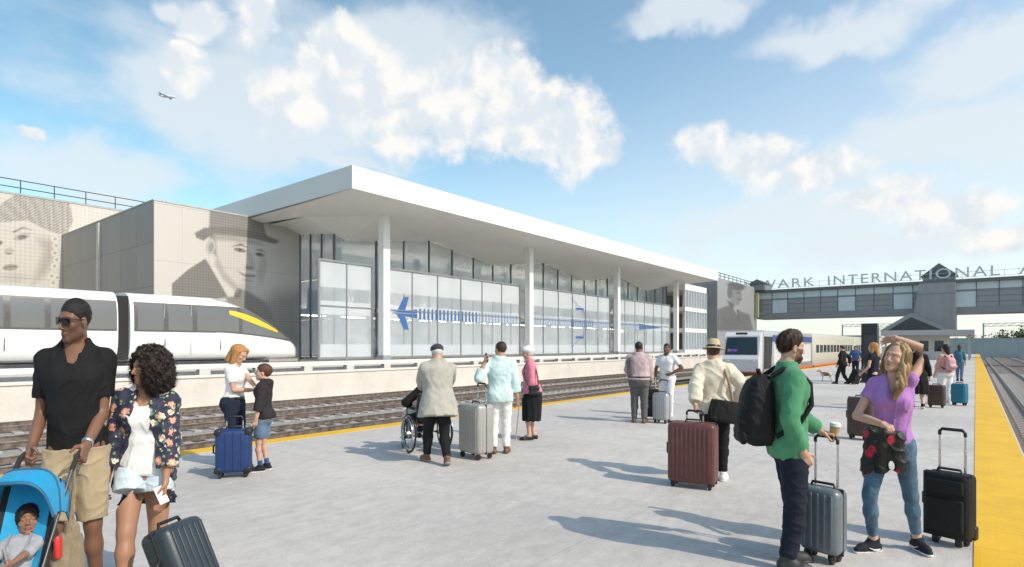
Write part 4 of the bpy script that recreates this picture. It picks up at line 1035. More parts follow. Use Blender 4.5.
# ------------------------------------------------------------------ commuter train at the left platform edge
ct = empty('commuter_train', (-12.5, 40.6, 0), 0, 'white commuter train with a black windscreen, blue roof band and orange stripe', 'train')
hw = 1.32; zt = 2.72; zb = -.25
M_cwhite = mat('loco_white', (.66, .66, .67), .3, var=.03, coat=.3); M_cblue = mat('loco_blue', (.03, .06, .22), .35, var=.1); M_corange = mat('loco_orange', (.75, .14, .03), .4)
M_silver = mat('train_silver', (.50, .50, .49), .35, .5, var=.06); M_cream = mat('coach_cream', (.55, .53, .44), .4, .2, var=.06)
bm = BM(); b2(bm, -hw, hw, .9, 15.5, zb, zt, bev=.22); cbod = obj('locomotive_body', bm, M_silver, ct, 40)
bm = BM()
prof = [(-.05, zb + .05), (-.1, .75), (.12, 1.1), (.42, 2.35), (.8, 2.62), (1.0, 2.64), (1.0, zb + .05)]
prism(bm, [Vector((-hw + .14, y + 0, z)) for y, z in prof], (2 * hw - .28, 0, 0)); cab = obj('cab_front', bm, M_cwhite, ct)
fz = lambda z: .12 + (z - 1.1) * .3 / 1.25
bm = BM(); prism(bm, [Vector((x, fz(z) - .02, z)) for x, z in ((-1.08, 1.05), (1.08, 1.05), (1.0, 2.25), (-1.0, 2.25))], (0, -.015, .004)); obj('windscreen', bm, G_dark, cab)
bm = BM(); box(bm, (-.62, fz(1.36) - .045, 1.36), (.22, .02, .16)); obj('display', bm, mat('display_blue', (.08, .16, .85), .4), cab)
bm = BM(); box(bm, (-.38, fz(1.36) - .045, 1.36), (.22, .02, .16)); obj('display', bm, mat('display_violet', (.45, .10, .55), .4), cab)
bm = BM(); box(bm, (-.82, fz(1.36) - .045, 1.36), (.16, .02, .16)); obj('display', bm, mat('display_orange', (.75, .25, .08), .4), cab)
for x in (-.85, .85):
    bm = BM(); lathe(bm, [(.09, 0), (.11, .03), (.08, .05)], 16, Matrix.Translation((x, -.09, .62)) @ Matrix.Rotation(R(90), 4, 'X')); obj('headlight', bm, M_chrome, cab)
bm = BM(); box(bm, (0, .3, 2.5), (.75, .14, .14), bev=.02); obj('destination_sign', bm, M_black, cab)
bm = BM(); b2(bm, -hw + .1, hw - .1, -.13, .9, -.16, -.06, bev=.02); obj('front_skirt', bm, M_corange, ct)
bm = BM(); b2(bm, -hw + .2, hw - .2, -.2, .9, -1.0, -.163, bev=.03); obj('coupler_guard', bm, M_dark, ct)
x = hw + .008
bm = BM(); b2(bm, hw - .1, x, 2.9, 15.4, 1.95, 2.42); obj('roof_band', bm, M_cblue, cbod)
bm = BM(); prism(bm, [Vector((hw - .1, 1.0, .1)), Vector((hw - .1, 2.5, .1)), Vector((hw - .1, 2.9, 2.3)), Vector((hw - .1, 1.0, 2.3))], (.11, 0, 0)); obj('cab_side', bm, M_black, cbod)
bm = BM(); b2(bm, hw - .1, x + .002, 7.2, 9.6, .35, 1.25); obj('blue_panel', bm, mat('bright_blue', (.02, .12, .55), .4), cbod)
bm = BM(); b2(bm, hw - .1, x + .004, 2.6, 15.4, -.2, -.02); obj('side_stripe', bm, M_corange, cbod)
bm = BM(); b2(bm, hw - .1, x + .002, 3.2, 6.6, .35, 1.8); obj('service_door', bm, M_cwhite, cbod)
bm = BM(); b2(bm, hw - .1, x + .002, 10.2, 15, .35, 1.8); obj('grille', bm, M_cwhite, cbod)
for i in range(2):
    y0 = 16.0 + i * 22.3
    bm = BM(); b2(bm, -hw, hw, y0, y0 + 21.7, zb, zt + .05, bev=.3); c_ = obj('coach_body', bm, M_cream, ct, 40)
    for j in range(12):
        bm = BM(); b2(bm, hw - .05, hw + .012, y0 + 1.2 + j * 1.65, y0 + 2.45 + j * 1.65, 1.05, 1.75); obj('window', bm, G_dark, c_)
    bm = BM(); b2(bm, hw - .05, hw + .01, y0 + .3, y0 + 21.4, -.2, -.05); obj('side_stripe', bm, M_corange, c_)
bm = BM(); b2(bm, -1.1, 1.1, 1.2, 60, -1.08, -.26); obj('underframe', bm, M_dark, ct)
# ------------------------------------------------------------------ footbridge with lettering
BY = 103.0; BX0, BX1 = -29, 34
fbx = empty('footbridge', (0, BY, 0), 0, 'long grey enclosed footbridge with glazed clerestory crossing above the tracks', 'footbridge')
M_bg = mat('bridge_grey', (.27, .27, .275), .5, .3, var=.06, scale=.6); M_bd = mat('bridge_dark', (.15, .15, .155), .5, .3, var=.08); M_bp = mat('bridge_panel', (.31, .31, .315), .5, .3, var=.06)
bm = BM(); b2(bm, BX0, BX1, -.5, 5.5, 10.55, 10.98); obj('roof', bm, M_bd, fbx)
bm = BM(); b2(bm, BX0, BX1, 0, 5, 6.2, 7.1); obj('deck_beam', bm, M_bg, fbx)
bm = BM(); b2(bm, BX0, BX1, .1, 4.9, 9.28, 9.55); obj('rail_beam', bm, M_bg, fbx)
bm = BM(); b2(bm, BX0, BX1, 4.6, 4.8, 7.1, 10.55); obj('rear_wall', bm, M_bg, fbx)
CG = glass_mat('clerestory_glass', (.62, .70, .74), .9, .12)
n = 26; wd = (BX1 - BX0) / n
lightset = {1, 5, 8, 11, 17, 20, 22}
for i in range(n):
    x0 = BX0 + i * wd
    bm = BM(); b2(bm, x0 + .05, x0 + wd - .05, .12, .16, 9.56, 10.54); obj('clerestory_pane', bm, CG, fbx)
    bm = BM(); b2(bm, x0 - .05, x0 + .05, .05, .3, 7.1, 10.55); obj('post', bm, M_bd, fbx)
    if i in lightset:
        bm = BM(); b2(bm, x0 + .05, x0 + wd - .05, .12, .16, 7.12, 9.26); obj('window_pane', bm, CG, fbx)
    else:
        bm = BM(); b2(bm, x0 + .05, x0 + wd - .05, .10, .18, 7.12, 9.26)
        pn = obj('wall_panel', bm, M_bp, fbx)
        bm = BM()
        for z in (7.75, 8.55): b2(bm, x0 + .05, x0 + wd - .05, .075, .0985, z - .03, z + .03)
        obj('panel_joint', bm, M_bd, pn)
def lettering(txt, size, depth, font_scale=1.0):
    c = bpy.data.curves.new('lettering', 'FONT'); c.body = txt; c.size = size; c.extrude = depth; c.space_character = 1.18
    o = bpy.data.objects.new('lettering', c); COL.objects.link(o)
    me = bpy.data.meshes.new_from_object(o.evaluated_get(bpy.context.evaluated_depsgraph_get())); bpy.data.objects.remove(o); return me
# words placed by where their first and last letters stand on the roof
def xat(u, y): t = (u - 512) / FPX; return y * (t * RT[0] + FW[0]) / (t * RT[1] + FW[1])
sg = empty('roof_sign', (0, BY - .2, 10.98), 0, 'grey letters reading NEWARK INTERNATIONAL AIRPORT standing on the footbridge roof', 'sign')
M_let = mat('letter_grey', (.60, .61, .63), .5, .3, var=.05)
for wd_, ua, ub in (('NEWARK', 737, 814.5), ('INTERNATIONAL', 828, 1000), ('AIRPORT', 1019, 1140)):
    me = lettering(wd_, 1.9, .10); xs = [v.co.x for v in me.vertices]; zs = [v.co.y for v in me.vertices]
    xa, xb = xat(ua, BY - .2), xat(ub, BY - .2); f = (xb - xa) / (max(xs) - min(xs))
    me.transform(Matrix.Translation((xa, 0, .25)) @ Matrix.Rotation(R(90), 4, 'X') @ Matrix.Diagonal((f, 1.42 / (max(zs) - min(zs)), 1, 1)) @ Matrix.Translation((-min(xs), -min(zs), 0)))
    me.materials.clear(); link('word', me, M_let, sg)
bm = BM()
for z in (.28, 1.0): b2(bm, -28.5, 30, .14, .20, z - .02, z + .02)
for i in range(40): b2(bm, -28.5 + i * 1.5, -28.46 + i * 1.5, .14, .18, 0, 1.2)
obj('support_rail', bm, M_let, sg)
# gabled end tower left of the bridge and stair tower above the platform
lt = empty('lift_tower', (-28.6, BY - 1, 0), 0, 'small dark gabled tower where the footbridge meets the grey end block', 'tower')
bm = BM(); b2(bm, -1.2, 1.2, -.2, 4, 10.98, 12.0); obj('wall', bm, M_bg, lt)
bm = BM(); prism(bm, [Vector((-1.4, -.5, 12.0)), Vector((1.4, -.5, 12.0)), Vector((0, -.5, 12.8))], (0, 5, 0)); obj('roof', bm, M_bd, lt)
bm = BM(); b2(bm, -.2, .25, -.5, 0, 6.4, 10.5); obj('yellow_panel', bm, mat('faded_yellow', (.42, .40, .22), .5), lt)
sw = empty('stair_tower', (-4.6, BY - 1, 0), 0, 'grey ribbed stair tower with sloping sides and a gabled top, above the platform shelter', 'tower')
TX = [xat(u_, BY - 2) + 4.6 for u_ in (911, 956, 955.5, 919)]
bm = BM(); prism(bm, [Vector((TX[0], -1, 4.0)), Vector((TX[1], -1, 4.0)), Vector((TX[2], -1, 10.5)), Vector((TX[3], -1, 10.5))], (0, 6.5, 0)); obj('wall', bm, panel_mat('ribbed_grey', (.31, .30, .30), .42, 9, 0), sw)
GX = [xat(u_, BY + 1.2) + 4.6 for u_ in (920.5, 958, 939)]
bm = BM(); b2(bm, GX[0] + .3, GX[1] - .3, 2.2, 6, 10.99, 11.8); obj('attic', bm, M_bg, sw)
bm = BM(); prism(bm, [Vector((GX[0], 2.0, 11.8)), Vector((GX[1], 2.0, 11.8)), Vector((GX[2], 2.0, 13.6))], (0, 4.6, 0)); obj('roof', bm, M_bd, sw)
# platform shelter
sh = empty('platform_shelter', (-4.6, 88, 0), 0, 'low platform shelter with a pale flat canopy and dark gable, under the stair tower', 'shelter')
bm = BM(); b2(bm, -4.7, 4.5, -2.5, 12, 2.95, 3.55, bev=.03); obj('roof', bm, mat('shelter_roof', (.40, .41, .42), .5, var=.05), sh)
GC = xat(914, 86.5) + 4.6
bm = BM(); prism(bm, [Vector((GC - 3.6, -1.5, 3.56)), Vector((GC + 3.6, -1.5, 3.56)), Vector((GC - .3, -1.5, 5.75))], (0, 13, 0)); gb = obj('gable', bm, M_bg, sh)
bm = BM(); prism(bm, [Vector((GC - 2.7, -1.52, 3.6)), Vector((GC + 2.7, -1.52, 3.6)), Vector((GC - .3, -1.52, 5.2))], (0, -.02, 0)); obj('gable_opening', bm, M_dark, gb)
bm = BM(); b2(bm, -2.6, 1.9, 0, 9, 0, 2.95); obj('wall', bm, mat('shelter_wall', (.55, .55, .54), .7), sh)
for x in (-1.9, -.4, 1.1):
    bm = BM(); b2(bm, x - .45, x + .45, -.03, -.002, 1.0, 2.3); obj('window', bm, G_dark, sh)
for x in (-4.2, 4.0):
    for y in (-2, 5, 11): bm = BM(); b2(bm, x - .1, x + .1, y - .1, y + .1, 0, 2.95); obj('post', bm, M_grey, sh)
# dark kiosk on the platform
k0 = 26.2; kp = at(870, k0)
ki = empty('information_kiosk', kp, 0, 'tall black information pillar standing on the platform near the train', 'kiosk')
bm = BM(); box(bm, (0, 0, 1.33), (.62, .55, 2.66), bev=.02); kb = obj('pillar', bm, mat('kiosk_black', (.02, .021, .023), .35, var=.1), ki)
bm = BM(); box(bm, (0, 0, .05), (.72, .65, .1), bev=.02); obj('plinth', bm, M_dark, ki)
bm = BM(); box(bm, (.05, -.282, 1.6), (.44, .012, 1.1)); obj('screen', bm, mat('screen_dark', (.03, .035, .05), .15), kb)
# ------------------------------------------------------------------ far background
def far_tree(x, y, h, wdt, seed, label, cat='tree', z=TZ - .25):
    rg = random.Random(seed); e = empty('tree', (x, y, z), rg.uniform(0, 6), label, cat, 'trees beyond the tracks')
    bm = BM(); tube(bm, [(0, 0, 0), (.1, 0, h * .3), (.05, .1, h * .7)], [h * .035, h * .026, h * .008], 7)
    for i in range(5):
        a = rg.uniform(0, 6.28); tube(bm, [(.08, 0, h * (.3 + .07 * i)), (math.cos(a) * wdt * .3, math.sin(a) * wdt * .3, h * (.5 + .07 * i))], [h * .014, h * .004], 5)
    obj('trunk', bm, mat('bark', (.09, .07, .05), .9, var=.2), e)
    bm = BM(); cs = [(rg.gauss(0, wdt * .24), rg.gauss(0, wdt * .24), h * rg.uniform(.35, .92), wdt * rg.uniform(.10, .22)) for _ in range(26)]
    for cx, cy_, cz, r in cs:
        for _ in range(48):
            v = Vector((rg.gauss(0, 1), rg.gauss(0, 1), rg.gauss(0, 1))).normalized() * r * rg.uniform(.6, 1.1) + Vector((cx, cy_, cz)); s_ = h * rg.uniform(.022, .05)
            a = Vector((rg.gauss(0, 1), rg.gauss(0, 1), rg.gauss(0, 1))).normalized(); b = a.orthogonal().normalized(); c = a.cross(b)
            quad(bm, v + b * s_, v + c * s_ * .7, v - b * s_, v - c * s_ * .7)
    me = bpy.data.meshes.new('crown'); bm.to_mesh(me); bm.free(); link('crown', me, mat('leaf%d' % (seed % 3), [(.085, .12, .045), (.11, .14, .055), (.07, .11, .05)][seed % 3], .7, var=.3, scale=1.5), e)
words = ['broad rounded', 'small bushy', 'tall pale green', 'wide low', 'thin upright', 'dense dark', 'lopsided', 'full round', 'short spreading']
for i, (x, y, h, wd_) in enumerate([(5, 205, 6.4, 7), (10, 210, 7.2, 8), (14.5, 200, 8.8, 8), (20, 214, 9.4, 10), (26, 206, 7.6, 9), (33, 215, 7.0, 9), (-3, 222, 6.2, 7), (41, 210, 8, 10), (1.5, 215, 5.6, 6)]):
    far_tree(x, y, h, wd_, i + 1, words[i] + ' green tree far off at the end of the right-hand tracks')
bm = BM(); b2(bm, -6, 120, 185, 185.4, TZ - .25, 3.4)
fw = obj('noise_barrier', bm, panel_mat('green_barrier', (.36, .42, .42), 4.0, 2.4, 0)); tag(fw, 'long grey green barrier wall in front of the far trees', 'wall')
bm = BM(); b2(bm, -6.05, 120, 184.9, 185.5, 3.402, 3.6); obj('top_rail', bm, M_grey, fw)
# gantries over the tracks far away, and a low far building left of the shelter
def gantry(x0, x1, y, h, lab):
    e = empty('catenary_gantry', (0, y, 0), 0, lab, 'gantry', 'overhead line gantries')
    for x in (x0, x1):
        bm = BM(); b2(bm, x - .13, x + .13, -.13, .13, TZ, h); obj('mast', bm, M_grey, e)
    bm = BM(); b2(bm, x0, x1, -.08, .08, h - .65, h - .55); b2(bm, x0, x1, -.08, .08, h - .1, h)
    n_ = int((x1 - x0) / 1.2)
    for i in range(n_): a = x0 + i * (x1 - x0) / n_; tube(bm, [(a, 0, h - .6), (a + (x1 - x0) / n_, 0, h - .05)], .04, 5)
    obj('truss', bm, M_grey, e)
gantry(1.2, 13.5, 150, 6.2, 'thin grey gantry spanning the right-hand tracks beyond the shelter')
gantry(-26, -10.5, 165, 7.0, 'thin grey gantry spanning the left tracks under the footbridge')
gantry(-26, -10.5, 235, 8.0, 'more distant thin gantry over the left tracks under the footbridge')
wh = empty('warehouse', (-60, 260, 0), 0, 'low pale warehouse far away, seen under the footbridge', 'building')
bm = BM(); b2(bm, -40, 30, 0, 20, TZ - .3, 5.2); obj('wall', bm, mat('pale_shed', (.50, .52, .54), .7, var=.06), wh)
bm = BM(); b2(bm, -40.3, 30.3, -.3, 20.3, 5.202, 5.8); obj('roof', bm, M_grey, wh)
for i in range(12): bm = BM(); b2(bm, -38 + i * 5.5, -35.4 + i * 5.5, -.05, -.002, 1.4, 3.4); obj('window', bm, G_dark, wh)
# passenger jet climbing far away
pl = empty('airliner', (0, 0, 0), 0, 'tiny white airliner climbing in the blue sky over the hat portrait', 'airplane')
kd = 900.0; pl.location = at(168, kd, zat(96.5, kd)); pl.rotation_euler = (0, R(-8), YAW + R(170))
M_jet = mat('jet_white', (.75, .76, .78), .35)
bm = BM(); tube(bm, [(-13, 0, 0), (-12, 0, 0), (-6, 0, 0), (8, 0, 0), (12, 0, .3), (16, 0, .9)], [.4, 1.3, 1.9, 1.9, 1.3, .3], 12); obj('fuselage', bm, M_jet, pl, 40)
for s_ in (-1, 1):
    bm = BM(); prism(bm, [Vector((-3, s_ * 1.5, -.5)), Vector((3.5, s_ * 1.5, -.5)), Vector((6.5, s_ * 15, .8)), Vector((4.8, s_ * 15, .8))], (0, 0, .3)); obj('wing', bm, M_jet, pl)
    bm = BM(); tube(bm, [(-2.5, s_ * 5, -1.6), (1.2, s_ * 5, -1.5)], .9, 10); obj('engine', bm, M_grey, pl)
    bm = BM(); prism(bm, [Vector((11.5, s_ * .5, .6)), Vector((14.5, s_ * .5, .6)), Vector((16, s_ * 5.5, 1)), Vector((14.8, s_ * 5.5, 1))], (0, 0, .2)); obj('tailplane', bm, M_jet, pl)
bm = BM(); prism(bm, [Vector((10.5, -.15, 1)), Vector((15, -.15, 1)), Vector((17.2, -.15, 6.2)), Vector((15.2, -.15, 6.2))], (0, .3, 0)); obj('tail_fin', bm, mat('jet_blue', (.05, .12, .4), .4), pl)
# ------------------------------------------------------------------ props
def wheel_bm(r, w_, tire=.25, M=None):
    bm = BM(); lathe(bm, [(r * .45, -w_ * .4), (r * .82, -w_ / 2), (r, -w_ * .3), (r, w_ * .3), (r * .82, w_ / 2), (r * .45, w_ * .4)], 20, (M or Matrix.Identity(4)) @ Matrix.Rotation(R(90), 4, 'Y')); return bm
def suitcase(label, u, k, hd, W, D, Hh, m, style='hard', handle=0.0, tilt=0.0, trim=None, group=None, cat='suitcase', wheels=4, world=None, z=0, wr=.035):
    th = YAW - math.atan((u - 512) / FPX) + R(hd)
    e = empty('suitcase', world or at(u, k, z), th, label, cat, group); e.rotation_euler = (tilt, 0, th)
    trim = trim or M_black; z0 = wr * 1.9
    bm = BM(); box(bm, (0, 0, z0 + Hh / 2), (W, D, Hh), bev=min(.055 if style != 'soft' else .04, D * .3), seg=4)
    if style != 'hard': shell = obj('shell', bm, m, e, 50)
    if style == 'hard':
        n = max(4, int(W / .055))
        for i in range(n):
            x = -W / 2 + W * (i + .5) / n * .84 + W * .08
            for s_ in (-1, 1): box(bm, (x, s_ * (D / 2 + .001), z0 + Hh / 2), (W / n * .46, .012, Hh * .84), bev=.005)
        shell = obj('shell', bm, m, e, 50)
        bm = BM()
        box(bm, (0, 0, z0 + Hh / 2), (W + .006, .014, Hh + .006), bev=.006); obj('seam', bm, trim, shell, 40)
    elif style == 'corner':
        for sx_ in (-1, 1):
            for sz_ in (-1, 1):
                bm = BM(); box(bm, (sx_ * (W / 2 - .035), 0, z0 + Hh / 2 + sz_ * (Hh / 2 - .035)), (.085, D + .012, .085), bev=.025, seg=3); obj('corner_guard', bm, trim, shell, 40)
        bm = BM(); box(bm, (0, 0, z0 + Hh / 2), (W + .008, .02, Hh + .008), bev=.008)
        for x in (-.09, 0, .09): box(bm, (x, 0, z0 + Hh / 2), (.006, D + .004, Hh * .86))
        obj('seam', bm, trim, shell, 40)
    else:
        bm = BM(); box(bm, (0, D / 2, z0 + Hh * .36), (W * .82, .05, Hh * .52), bev=.018, seg=3); obj('pocket', bm, m, shell, 40)
        bm = BM(); box(bm, (0, D / 2 + .002, z0 + Hh * .80), (W * .82, .04, Hh * .22), bev=.016, seg=3); obj('pocket', bm, m, shell, 40)
        bm = BM(); box(bm, (0, D / 2 - .03, z0 + Hh / 2), (W + .004, .012, Hh + .004), bev=.005); box(bm, (0, D / 2 - .075, z0 + Hh / 2), (W + .004, .008, Hh + .004), bev=.003)
        obj('zip', bm, trim, shell, 40)
        for x in (-1, 1):
            bm = BM(); box(bm, (x * (W / 2 - .03), -D / 2 + .03, z0 + .05), (.075, .075, .12), bev=.02, seg=3); obj('corner_guard', bm, trim, shell, 40)
    bm = BM(); tube(bm, [(-.09, 0, z0 + Hh - .005), (-.08, 0, z0 + Hh + .028), (.08, 0, z0 + Hh + .028), (.09, 0, z0 + Hh - .005)], .011, 8); obj('carry_handle', bm, trim, e, 60)
    bm = BM(); tube(bm, [(W / 2 - .005, 0, z0 + Hh * .42), (W / 2 + .03, 0, z0 + Hh * .46), (W / 2 + .03, 0, z0 + Hh * .62), (W / 2 - .005, 0, z0 + Hh * .66)], .011, 8); obj('side_handle', bm, trim, e, 60)
    pos = [(-1, -1), (1, -1)] + ([(-1, 1), (1, 1)] if wheels == 4 else [])
    for sx_, sy_ in pos:
        wb = wheel_bm(wr, .032, M=Matrix.Translation((sx_ * (W / 2 - .06), sy_ * (D / 2 - .05), wr))); w_ = obj('wheel', wb, M_rubber, e, 40)
        bm = BM(); box(bm, (sx_ * (W / 2 - .06), sy_ * (D / 2 - .05), wr * 1.55), (.055, .045, wr * 1.1), bev=.012); obj('fork', bm, trim, w_, 40)
    if wheels == 2:
        for sx_ in (-1, 1): bm = BM(); box(bm, (sx_ * (W / 2 - .08), D / 2 - .05, z0 / 2 + .005), (.05, .03, z0), bev=.01); obj('foot', bm, trim, e, 40)
    if handle:
        zt_ = z0 + Hh + handle; w2 = min(.095, W * .28); y = -D / 2 + .045
        bm = BM()
        for x in (-w2, w2): tube(bm, [(x, y, z0 + Hh - .1), (x, y, zt_)], .0075, 8); tube(bm, [(x, y, z0 + Hh - .1), (x, y, zt_ - handle * .45)], .010, 8)
        tr = obj('telescopic_handle', bm, M_chrome, e, 40)
        bm = BM(); tube(bm, [(-w2, y, zt_ - .03), (-w2, y, zt_), (-w2 * .8, y, zt_ + .022), (w2 * .8, y, zt_ + .022), (w2, y, zt_), (w2, y, zt_ - .03)], .0135, 8); obj('grip', bm, M_black, tr, 60)
        T = Matrix.Translation(e.location) @ e.rotation_euler.to_matrix().to_4x4(); e_g = T @ Vector((0, y, zt_ + .022)); GRIP[label] = e_g
    return e
GRIP = {}
# luggage with writing or marks is plain in the photo
C_blue = mat('blue_shell', (.010, .035, .135), .42, var=.06, scale=30, bump=.12, bscale=200)
C_silver = mat('silver_shell', (.40, .385, .36), .40, .35, var=.04, scale=20)
C_alu = mat('aluminium_shell', (.42, .43, .44), .35, .5, var=.05)
C_brown = mat('maroon_shell', (.125, .042, .036), .42, var=.12, scale=12, bump=.1, bscale=150)
C_slate = mat('slate_shell', (.17, .195, .215), .36, .25, var=.06, scale=25)
C_ink = mat('ink_shell', (.030, .042, .050), .40, var=.10, scale=25, bump=.1, bscale=120)
C_blk = cloth('black_nylon', (.016, .016, .018), .75, weave=900, sheen=.05)
C_teal = mat('teal_shell', (.012, .15, .24), .4, var=.06)
C_dbrown = mat('dark_brown_shell', (.060, .035, .030), .45, var=.1)
suitcase('royal blue hard suitcase with black corners, in front of the blonde woman and the boy', 234, 7.36, 172, .41, .25, .54, C_blue, 'corner', .12)
suitcase('large silver ribbed suitcase with raised black grip beside the man on the phone', 476, 8.62, 128, .50, .31, .72, C_silver, 'hard', .27, wr=.042)
suitcase('small aluminium suitcase between the two talking men', 662, 12.5, 150, .36, .24, .58, C_alu, 'hard', .25)
suitcase('black upright suitcase partly hidden between the two talking men', 651, 13.1, 175, .34, .22, .62, C_blk, 'soft', .30)
suitcase('big maroon ribbed suitcase held by the traveller in the straw hat', 693, 6.85, 168, .54, .30, .70, C_brown, 'hard', .10, wr=.03)
suitcase('slate grey cabin suitcase with tall handle held by the man in green', 823, 4.5, 155, .30, .20, .50, C_slate, 'hard', .36)
suitcase('black fabric suitcase with tall handle standing alone beside the yellow edge', 949.5, 4.86, 160, .325, .20, .53, C_blk, 'soft', .33, wheels=2)
suitcase('dark brown suitcase standing behind the woman in the purple shirt', 861, 10.3, 165, .40, .26, .68, C_dbrown, 'hard', .0)
suitcase('small black suitcase trailing behind the man in dark clothes by the dog', 852, 25.2, 60, .44, .28, .62, C_blk, 'soft', .3, tilt=R(24))
suitcase('dark brown suitcase beside the black haired woman with the pink backpack', 936.5, 15.6, 172, .38, .24, .54, C_dbrown, 'hard', .0)
suitcase('teal blue hard suitcase nearest the yellow edge in the far group', 959.5, 16.2, 160, .36, .24, .54, C_teal, 'hard', .0)
suitcase('dark ink blue suitcase pulled behind the woman in the floral cardigan', 203, 3.62, -128, .33, .22, .52, C_ink, 'hard', .0, tilt=R(24), wr=.03)
# ---- pushchair
HC_ = at(56, 3.42)
sth = YAW - math.atan((56 - 512) / FPX) + R(155)
SPOS = HC_ - Matrix.Rotation(sth, 3, 'Z') @ Vector((0, -.60 * .78, 0))
stl = empty('stroller', SPOS, sth, 'bright blue canopied stroller pushed by the man in the black shirt', 'stroller')
stl.scale = (.60, .78, .99)
S_blue = cloth('stroller_blue', (.012, .30, .56), .6, weave=700, fold=.2); S_dk = cloth('stroller_dark', (.02, .022, .026), .8)
bm = BM()
for x in (-.235, .235):
    tube(bm, [(x, -.50, 1.02), (x, -.40, .92), (x, .02, .42), (x * .95, .36, .10)], .013, 8); tube(bm, [(x, -.14, .62), (x, -.40, .09)], .012, 8); tube(bm, [(x, -.30, .26), (x, .16, .30)], .010, 8)
tube(bm, [(-.235, -.16, .60), (.235, -.16, .60)], .010, 8); tube(bm, [(-.235, .18, .28), (.235, .18, .28)], .010, 8); tube(bm, [(-.235, -.38, .13), (.235, -.38, .13)], .010, 8)
obj('frame', bm, mat('stroller_metal', (.12, .125, .13), .4, .6), stl, 60)
for x in (-.235, .235):
    bm = BM(); tube(bm, [(x, -.43, .952), (x, -.50, 1.02), (x, -.555, 1.035), (x * .96, -.61, 1.03)], .019, 10); obj('handle', bm, M_rubber, stl, 60)
    for y, r_ in ((-.42, .10), (.37, .085)):
        for dx in (-.025, .025): wb = wheel_bm(r_, .03, M=Matrix.Translation((x + dx, y, r_))); wo_ = obj('wheel', wb, M_rubber, stl, 40)
        bm = BM(); lathe(bm, [(r_ * .5, -.05), (r_ * .5, .05)], 14, Matrix.Translation((x, y, r_)) @ Matrix.Rotation(R(90), 4, 'Y')); obj('hub', bm, M_grey, wo_, 40)
bm = BM()
def strip(bm, prof, hw_, th=.018, bulge=.0):
    g = []
    for (y, z) in prof: g.append([Vector((-hw_ + 2 * hw_ * i / 8, y + bulge * (abs(i - 4) / 4) ** 2, z + bulge * .6 * (abs(i - 4) / 4) ** 3)) for i in range(9)])
    V = [[bm.verts.new(p) for p in r_] for r_ in g]; W = [[bm.verts.new(p + Vector((0, -th * .5, -th))) for p in r_] for r_ in g]
    for a, b in zip(range(len(g) - 1), range(1, len(g))):
        for i in range(8): bm.faces.new((V[a][i], V[a][i + 1], V[b][i + 1], V[b][i])); bm.faces.new((W[a][i], W[b][i], W[b][i + 1], W[a][i + 1]))
        bm.faces.new((V[a][0], V[b][0], W[b][0], W[a][0])); bm.faces.new((V[a][8], W[a][8], W[b][8], V[b][8]))
    for i in range(8): bm.faces.new((V[0][i], W[0][i], W[0][i + 1], V[0][i + 1])); bm.faces.new((V[-1][i], V[-1][i + 1], W[-1][i + 1], W[-1][i]))
strip(bm, [(-.36, .90), (-.28, .76), (-.20, .60), (-.13, .48), (-.06, .45), (.10, .46), (.22, .48), (.26, .42), (.29, .30), (.33, .20)], .215, .03, .05); obj('seat', bm, S_dk, stl, 60)
bm = BM(); strip(bm, [(-.34, .89), (-.265, .76), (-.185, .60), (-.115, .495), (-.05, .467), (.10, .475), (.20, .492)], .17, .02, .03); obj('seat_liner', bm, S_blue, stl, 60)
def canopy_pt(t, s_, r=1.0):
    """t 0 back .. 1 front edge, s -1..1 across"""
    a = R(172 - 112 * t); x = .265 * math.copysign(abs(s_) ** .8, s_); w_ = (1 - abs(s_) ** 3.2) ** .5
    rr = r * (.33 + .03 * math.sin(t * math.pi * 4) * 0)
    return Vector((x * r, -.20 + math.cos(a) * rr * (.45 + .55 * w_), .665 + math.sin(a) * rr * (.30 + .70 * w_)))
bm = BM(); NT_, NS = 26, 22
for off_, flip in ((1.0, 0), (.965, 1)):
    g = [[bm.verts.new(canopy_pt(i / NT_, -1 + 2 * j / NS, off_ * (1 - .018 * abs(math.sin(i / NT_ * math.pi * 3))))) for j in range(NS + 1)] for i in range(NT_ + 1)]
    for a, b in zip(g, g[1:]):
        for j in range(NS): bm.faces.new((a[j], a[j + 1], b[j + 1], b[j]) if flip else (a[j], b[j], b[j + 1], a[j + 1]))
bmesh.ops.recalc_face_normals(bm, faces=bm.faces)
cn = obj('canopy', bm, S_blue, stl, 60)
bm = BM()
for t in (.333, .667, .995): tube(bm, [canopy_pt(t, -1 + 2 * j / NS, 1.008) for j in range(NS + 1)], .007 if t < .9 else .010, 6)
obj('canopy_piping', bm, mat('piping_teal', (.02, .12, .22), .6), cn, 60)
bm = BM()
for x in (-.08, .08): tube(bm, [(x, -.16, .66), (x, -.09, .60), (0, -.02, .53)], .011, 6)
tube(bm, [(0, -.02, .53), (0, .06, .49)], .012, 6); obj('harness', bm, M_grey, stl, 60)
def place_like(o, parent_o): o.location = parent_o.location; o.rotation_euler = parent_o.rotation_euler; o.scale = parent_o.scale; return o
bagops = [('u', cap((-.29, -.33, .62), (-.285, -.30, .40), .06, .105), .05), ('u', cap((-.285, -.20, .58), (-.285, -.2, .38), .05, .085), .05), ('u', cap((-.28, -.40, .56), (-.28, -.38, .36), .04, .075), .04)]
bg_ = place_like(blob('tote_bag', bagops, .009, cloth('khaki_canvas', (.24, .19, .12), .9, fold=.6), None, wrink(3, .012, 26)), stl)
tag(bg_, 'khaki canvas bag hanging from the blue stroller handle', 'bag')
bm = BM(); tube(bm, [(-.29, -.30, .66), (-.26, -.42, .88), (-.235, -.47, .985), (-.215, -.42, .90), (-.29, -.36, .66)], .012, 6); obj('strap', bm, MATS['khaki_canvas'], bg_, 60)
